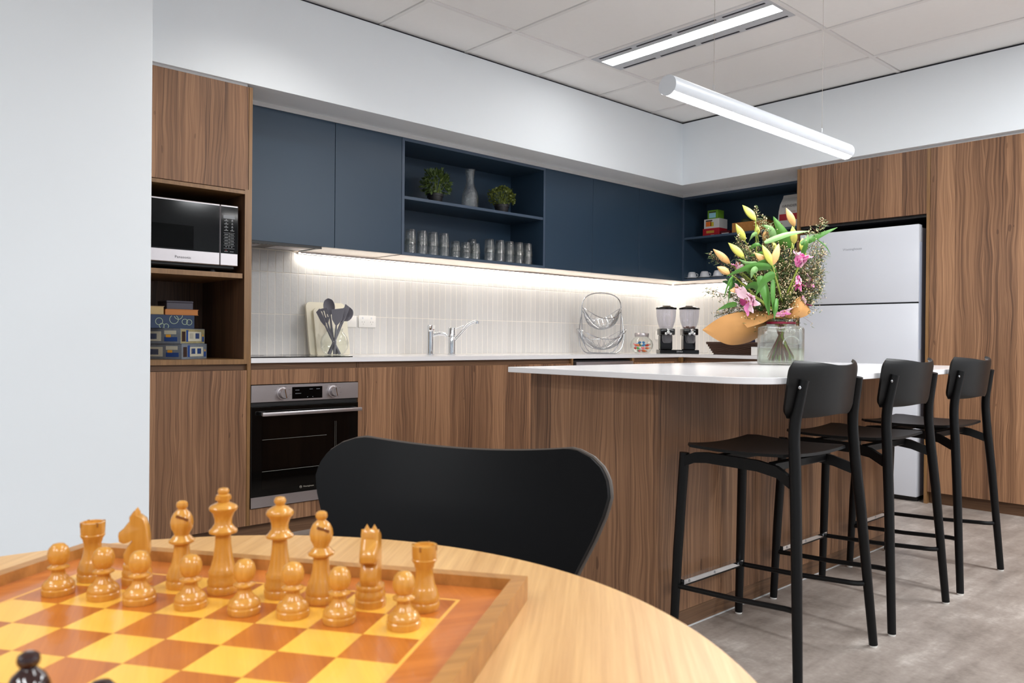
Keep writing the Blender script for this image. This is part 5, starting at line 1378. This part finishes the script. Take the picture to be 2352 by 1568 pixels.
LEAVES = [
    ((0.034, 0.536), (0.004, 0.606), (-0.034, 0.684), 0.022, 0.02, 'm'),
    ((0.08, 0.552), (0.15, 0.586), (0.248, 0.63), 0.012, -0.02, 'b'),
    ((-0.104, 0.55), (-0.006, 0.586), (0.098, 0.604), 0.01, -0.08, 'p'),
    ((-0.048, 0.56), (-0.072, 0.612), (-0.11, 0.634), 0.012, -0.05, 'p'),
    ((-0.118, 0.598), (-0.142, 0.59), (-0.155, 0.564), 0.008, -0.02, 'p'),
    ((-0.082, 0.402), (-0.13, 0.376), (-0.168, 0.304), 0.016, -0.16, 'b'),
    ((-0.142, 0.396), (-0.118, 0.306), (-0.1, 0.22), 0.02, -0.14, 'm'),
    ((-0.086, 0.38), (-0.092, 0.296), (-0.078, 0.2), 0.01, -0.15, 'm'),
    ((-0.086, 0.438), (-0.186, 0.434), (-0.286, 0.394), 0.014, -0.12, 'b'),
    ((-0.242, 0.4), (-0.268, 0.366), (-0.286, 0.296), 0.005, -0.08, 'm'),
    ((-0.23, 0.272), (-0.276, 0.264), (-0.318, 0.244), 0.01, -0.1, 'b'),
    ((-0.148, 0.428), (-0.174, 0.416), (-0.178, 0.384), 0.012, -0.13, 'p'),
    ((0.158, 0.58), (0.194, 0.544), (0.226, 0.506), 0.003, 0, 'm'),
    ((0.084, 0.496), (0.096, 0.552), (0.11, 0.596), 0.008, -0.03, 'b'),
    ((-0.162, 0.526), (-0.132, 0.544), (-0.104, 0.532), 0.007, -0.05, 'm'),
    ((-0.006, 0.564), (-0.032, 0.586), (-0.04, 0.632), 0.014, 0.05, 'b'),
    ((-0.116, 0.396), (-0.154, 0.466), (-0.148, 0.5), 0.022, 0.02, 'd'),
    ((-0.066, 0.356), (-0.036, 0.426), (-0.006, 0.466), 0.02, 0.03, 'd'),
    ((-0.186, 0.356), (-0.206, 0.38), (-0.25, 0.396), 0.018, 0.02, 'd'),
    ((-0.096, 0.296), (-0.126, 0.356), (-0.142, 0.396), 0.018, 0.04, 'd'),
    ((-0.056, 0.276), (-0.062, 0.336), (-0.042, 0.396), 0.016, 0.04, 'd'),
    ((-0.206, 0.34), (-0.234, 0.366), (-0.276, 0.38), 0.016, -0.02, 'd'),
    ((-0.142, 0.456), (-0.186, 0.452), (-0.226, 0.472), 0.008, -0.1, 'p'),
    ((-0.026, 0.396), (0.014, 0.436), (0.038, 0.396), 0.014, 0.05, 'd'),
    ((-0.236, 0.386), (-0.25, 0.346), (-0.254, 0.276), 0.006, -0.04, 'm'),
    ((-0.072, 0.296), (-0.082, 0.246), (-0.086, 0.206), 0.008, -0.16, 'b'),
    ((-0.082, 0.476), (-0.116, 0.5), (-0.166, 0.492), 0.01, -0.06, 'm'),
]
SPRIGS = [ (-0.114, 0.72), (-0.098, 0.666), (-0.066, 0.636), (-0.206, 0.586), (-0.192, 0.564), (-0.176, 0.536), (-0.21, 0.492), (-0.332, 0.506), (-0.25, 0.48), (0.174, 0.66), (0.158, 0.626), (0.19, 0.572), (0.206, 0.556), (0.2, 0.52), (0.204, 0.492), (0.196, 0.464), (0.186, 0.432), (0.174, 0.396), (0.162, 0.366), (0.15, 0.34), (-0.002, 0.544), (-0.022, 0.528), (0.014, 0.556), (0.034, 0.516), (0.098, 0.532), (0.118, 0.496), (0.138, 0.476), (0.158, 0.452), (0.074, 0.456), (0.094, 0.416), (0.126, 0.376), (-0.036, 0.476), (-0.006, 0.436), (-0.046, 0.376), (0.024, 0.396), (0.054, 0.356), (-0.066, 0.296), (-0.006, 0.316), (0.044, 0.296), (-0.336, 0.348), (-0.286, 0.236), (-0.25, 0.266), (-0.226, 0.326), (-0.206, 0.356), (-0.136, 0.506), (-0.116, 0.556), (-0.066, 0.556), (0.104, 0.316), (-0.076, 0.366), (-0.11, 0.476), (-0.174, 0.476), (0.066, 0.526), (0.114, 0.432), (0.144, 0.416), (0.084, 0.376), (0.014, 0.366), (-0.026, 0.356), (0.038, 0.246), (0.004, 0.276) ]
LEAVES += [((-.05, .30), (-.09, .36), (-.15, .40), .016, .0, 'd'), ((.0, .30), (.02, .38), (.0, .46), .014, .02, 'd'), ((-.10, .33), (-.15, .36), (-.21, .33), .014, -.06, 'm'), ((-.03, .36), (-.06, .44), (-.12, .47), .015, -.02, 'm'),
           ((.03, .40), (.01, .47), (-.03, .52), .013, .03, 'm'), ((-.12, .40), (-.17, .44), (-.20, .50), .012, -.03, 'm'), ((.05, .28), (.08, .35), (.07, .42), .013, .0, 'd'), ((-.08, .25), (-.13, .29), (-.19, .30), .014, .0, 'd'), ((-.14, .34), (-.20, .37), (-.24, .34), .013, .03, 'm'), ((-.06, .42), (-.10, .46), (-.16, .45), .013, -.09, 'b')]
MATL = {'m': 'leaf', 'b': 'leaf', 'p': 'leaf_pale', 'd': 'leaf_dark'}
rnd = random.Random(21)
def leaf_geo(a, m_, c, w, d, org):
    """blade along a curve a-m-c, channelled along the midrib"""
    P = curve_pts([(a[0], a[1], d), (m_[0], m_[1], d - .02), (c[0], c[1], d)], 13); g = []
    vn = Vector((0, 0, 1))
    for i, p in enumerate(P):
        u = i / 12; q0 = P[max(i - 1, 0)]; q1 = P[min(i + 1, 12)]; tg = (q1 - q0).normalized()
        side = Vector((-tg.y, tg.x, .35)).normalized()
        hw = 1.5 * w * math.sin(PI * (.05 + .95 * u) ** .75) ** .9 * (1 - .45 * u) + .0003
        g.append([BQ((p + side * hw * s).x, (p + side * hw * s).y, (p + side * hw * s).z + .35 * hw * abs(s)) - org for s in (-1, -.5, 0, .5, 1)])
    return g
def spindle(b, p0, p1, r, org, seg=12):
    """lily bud: long pointed spindle with three faint lobes"""
    p0, p1 = Vector(p0), Vector(p1); ax = p1 - p0; ln = ax.length; ax.normalize(); n1 = ax.orthogonal().normalized(); n2 = ax.cross(n1); rg = []
    for u, k in ((0, .18), (.05, .42), (.15, .72), (.30, .95), (.45, 1.0), (.60, .90), (.75, .66), (.88, .36), (.96, .15), (1, .04)):
        rg.append([b.bm.verts.new(p0 + ax * ln * u + (n1 * math.cos(2 * PI * i / seg) + n2 * math.sin(2 * PI * i / seg)) * r * k * (1 + .10 * math.cos(3 * 2 * PI * i / seg)) - org) for i in range(seg)])
    for a, c in zip(rg, rg[1:]):
        for i in range(seg): b.bm.faces.new((a[i], a[(i + 1) % seg], c[(i + 1) % seg], c[i]))
    b.bm.faces.new(rg[0][::-1]); b.bm.faces.new(rg[-1])
def stem_path(s):
    """from a point under the flower down through the jar neck to the water"""
    a0 = rnd.uniform(-.022, .022); d0 = rnd.uniform(-.022, .022)
    foot = (-a0 * 2.2 + rnd.uniform(-.02, .02), rnd.uniform(.018, .05), -d0 * 2 + rnd.uniform(-.02, .02))
    return [(a0 + (s[0] - a0) * .45, .23 + (s[1] - .23) * .45, d0 + (s[2] - d0) * .5), (a0, .20, d0), ((a0 + foot[0]) / 2, .11, (d0 + foot[2]) / 2), foot]
LG = 'lilies in the bouquet'
stems = [
    ([0], 'lily stem with the topmost slim yellow bud against the navy shelf'), ([1, 10], 'lily stem with two yellow buds beside the topmost bud'),
    ([2], 'lily stem with a yellow-green bud leaning towards the cereal dispenser'), ([3], 'lily stem with a blush bud reaching out over the white cups'),
    ([4], 'lily stem with a low blush bud just above the white cups'), ([5, 9], 'lily stem with a tall blush bud in front of the coffee bag'),
    ([6, 7, 8], 'lily stem with a fan of three buds at the front of the bouquet'), ([11, 14], 'lily stem with two small blush buds deep in the bouquet'),
    ([12, 13], 'lily stem with two small yellow buds in front of the fridge')]
roots = []
for idx, lb in stems:
    s0 = BUDS[idx[0]]; dd = s0[3]; r0 = BQ(s0[2][0], s0[2][1], dd)
    path = stem_path((s0[2][0], s0[2][1], dd)); org = BQ(*path[-1])
    t = thing('lily_stem', lb, 'lily', org, 0, LG); roots.append((t, s0[2], org))
    MB().tube([p - org for p in curve_pts([BQ(s0[2][0], s0[2][1], dd)] + [BQ(*p) for p in path], 16)], .0042, 8).build('stem', M['stem'], t, False)
    for k in idx:
        tip, base, sp, d, kind = BUDS[k]; b = MB()
        spindle(b, BQ(base[0], base[1], d), BQ(tip[0], tip[1], d + rnd.uniform(-.02, .02)), .0165 if (Vector(tip) - Vector(base)).length > .06 else .0125, org)
        b.build('bud', M['bud'] if kind == 'y' else M['bud_o'], t, False)
        MB().tube([p - org for p in curve_pts([BQ(base[0], base[1], d), BQ((base[0] + sp[0]) / 2, (base[1] + sp[1]) / 2 + .004, d), r0], 6)], [.0026] * 6, 6).build('flower_stalk', M['stem'], t, False)
# open blooms
def petal_geo(c, ax, side, ln, w, open_, curl, org):
    """petal from c: starts along ax, opens towards side, tip rolls back"""
    ax = ax.normalized(); side = (side - ax * side.dot(ax)).normalized(); nr = ax.cross(side); g = []; p = Vector(c); an = open_ * .45; n = 11
    for i in range(n + 1):
        u = i / n; d = ax * math.cos(an) + side * math.sin(an); hw = 1.25 * w * (math.sin(PI * min(1, .10 + .90 * u)) ** .8) + .0005; out = side * math.cos(an) - ax * math.sin(an)
        g.append([p + nr * hw * s - out * hw * .35 * abs(s) * (1 - u) + out * .004 * math.sin(12 * u + 3 * s) * abs(s) - org for s in (-1, -.6, -.2, .2, .6, 1)])
        p = p + d * ln / n; an += (open_ * .9 + curl * u * u) / n
    return g
def bloom(lb, c, ax, specs, stalk=True):
    path = stem_path((c[0], c[1], c[2])); org = BQ(*path[-1]); t = thing('lily_stem', lb, 'lily', org, 0, LG); cw = BQ(*c)
    MB().tube([p - org for p in curve_pts([cw] + [BQ(*p) for p in path], 14)], .004, 8).build('stem', M['stem'], t, False)
    axw = RV * ax[0] + Vector((0, 0, ax[1])) + FV * ax[2]; axw.normalize(); o1 = axw.orthogonal().normalized(); o2 = axw.cross(o1)
    for ang, ln, w, op, cu, mt in specs:
        a = math.radians(ang); MB().sheet(petal_geo(cw, axw, o1 * math.cos(a) + o2 * math.sin(a), ln, w, op, cu, org), .0006).build('petal', M[mt], t, False, ang=70)
    for k in range(4):
        a = k * 1.57 + .4; e = cw + axw * .045 + (o1 * math.cos(a) + o2 * math.sin(a)) * .012
        s = MB().tube([cw - org, e - org], .0008, 4).build('stamen', M['stem'], t, False); MB().ball(e - org, .0028, 1, (1, 1, 1.8)).build('anther', flat('rust_anther', (150, 84, 30)) if 'rust_anther' not in bpy.data.materials else bpy.data.materials['rust_anther'], s, False)
    roots.append((t, (c[0], c[1]), org)); return t
bloom('double pink lily bloom facing up in the middle of the bouquet', (.046, .440, -.09), (.1, 1, -.25),
      [(0, .072, .018, .35, .2, 'petal_m'), (60, .078, .019, .5, .6, 'petal_m'), (120, .074, .019, .45, .5, 'petal'), (180, .070, .018, .35, .3, 'petal_m'), (240, .082, .020, .8, 1.3, 'petal_m'), (300, .080, .020, .8, 1.2, 'petal'), (20, .066, .014, .15, .2, 'petal'), (150, .066, .014, .15, .2, 'petal_m'), (270, .070, .017, .6, .9, 'petal_d'), (210, .074, .018, .6, .8, 'petal_m'), (330, .070, .018, .6, .8, 'petal_m')])
bloom('wilting mauve lily hanging under the double pink bloom', (.040, .402, -.10), (.05, -1, -.2),
      [(0, .050, .010, .3, .3, 'petal'), (70, .060, .009, .5, .9, 'petal_m'), (140, .070, .009, .3, .5, 'petal_d'), (210, .075, .008, .4, -.3, 'petal_m'), (290, .060, .010, .4, .5, 'petal_d')])
bloom('large pale pink lily bloom drooping over the kraft paper', (-.165, .300, -.14), (-.75, -.25, -.35),
      [(0, .105, .018, .9, .5, 'petal'), (60, .108, .020, .7, .3, 'petal'), (120, .105, .018, .9, .5, 'petal'), (180, .100, .018, 1.1, .8, 'petal'), (240, .090, .015, 1.4, 1.2, 'petal_d'), (300, .095, .016, 1.2, 1.0, 'petal_m'), (215, .090, .012, 1.7, .8, 'petal_d'), (30, .095, .014, 1.2, .9, 'petal')])
bloom('white and magenta lily bloom peeking out beside the white cups', (-.190, .420, -.03), (-.35, .7, -.1),
      [(0, .06, .012, .6, .4, 'petal'), (90, .065, .013, .5, .4, 'petal_m'), (180, .062, .012, .9, .6, 'petal'), (270, .060, .012, 1.0, .6, 'petal_d')])
bloom('pale pink lily with curled petals at the fridge side of the bouquet', (.108, .350, -.02), (.35, .8, .0),
      [(0, .065, .012, .3, .2, 'petal_m'), (100, .070, .012, .4, .4, 'petal'), (200, .060, .006, 1.4, 4.5, 'petal_m'), (300, .055, .012, .8, 1.0, 'petal')])
bloom('pink lily lying on the folded kraft paper at the fridge side', (.070, .262, -.06), (.35, .8, -.1),
      [(20, .058, .013, .4, .2, 'petal_m'), (140, .055, .012, .5, .4, 'petal'), (260, .050, .012, 1.1, .8, 'petal_d')])
bloom('creamy half-open lily above the large drooping bloom', (-.190, .330, -.08), (-.7, .15, -.3),
      [(0, .07, .014, .3, .3, 'petal'), (120, .07, .014, .35, .4, 'petal'), (240, .07, .014, .4, .5, 'bud_o')])
bloom('pale pink lily lying over the jar neck', (-.050, .225, -.07), (.6, .15, -.3),
      [(0, .07, .010, .2, .1, 'petal_m'), (180, .08, .010, .3, .2, 'petal')])
# leaves: each belongs to the nearest lily stem
for a, m_, c, w, d, k in LEAVES:
    t, _, org = min(roots, key=lambda q: (q[1][0] - a[0]) ** 2 + (q[1][1] - a[1]) ** 2)
    MB().sheet(leaf_geo(a, m_, c, w, d, org), .0005).build('leaf', M[MATL[k]], t, False, ang=70)
# filler sprigs of tiny dried blossoms
def sprig(i, tip, lb):
    a, b_ = tip; d = rnd.uniform(-.05, .09) if a > -.02 else rnd.uniform(-.06, .05)
    if b_ < .36 and a > -.1: d = rnd.uniform(-.09, .02)
    path = stem_path((a, b_, d)); org = BQ(*path[-1])
    t = thing('filler_sprig', lb, 'sprig', org, 0, 'blossom sprigs in the bouquet')
    P = curve_pts([BQ(a, b_, d), BQ(*path[0]), BQ(*path[1]), BQ(*path[2]), BQ(*path[3])], 20)
    st = MB().tube([p - org for p in P], [.0008] + [.0011] * 9 + [.0014, .0016, .0018, .002, .0022, .0024, .0024, .0024, .0024, .0024], 5); bl = MB(); lf = MB()
    L0 = (P[0] - P[6]).length; n = 4 if b_ > .2 else 3
    for k in range(56):
        u = (k / 55) ** 1.1 * .34; f = u * 19; j = int(f); c = P[j].lerp(P[min(j + 1, 19)], f - j); sp = .006 + .050 * u / .30 * .8
        o_ = Vector((rnd.gauss(0, sp), rnd.gauss(0, sp), rnd.gauss(.004, sp))); e = c + o_
        if k % 2 == 0: st.tube([c - org, e - org], .0005, 3, cap=False)
        bmesh.ops.create_icosphere(bl.bm, subdivisions=1, radius=rnd.uniform(.0019, .0034), matrix=Matrix.Translation(e - org))
        for q in range(4):
            e2_ = c.lerp(e, rnd.random()) + Vector((rnd.gauss(0, .008), rnd.gauss(0, .008), rnd.gauss(-.010, .008))); dr = Vector((rnd.gauss(0, 1), rnd.gauss(0, 1), rnd.gauss(.5, 1))).normalized(); sd = dr.orthogonal() * .0018
            lf.raw([e2_ - org, e2_ + dr * .007 + sd - org, e2_ + dr * .020 - org, e2_ + dr * .007 - sd - org], [(0, 1, 2, 3)])
    st.build('stalk', M['stem_b'], t, False); o = bl.build('blossoms', M['bloss'], t, False); o['kind'] = 'stuff'; o = lf.build('needles', M['sprig'], t, False, smooth=False); o['kind'] = 'stuff'
for i, tp in enumerate(SPRIGS):
    a, b_ = tp
    if a > .085: lb = 'sprig of cream and brown blossom on the fridge side of the bouquet'
    elif a < -.09: lb = 'sprig of cream and brown blossom on the dispenser side of the bouquet'
    else: lb = 'sprig of cream and brown blossom in the middle of the bouquet'
    sprig(i, tp, lb)
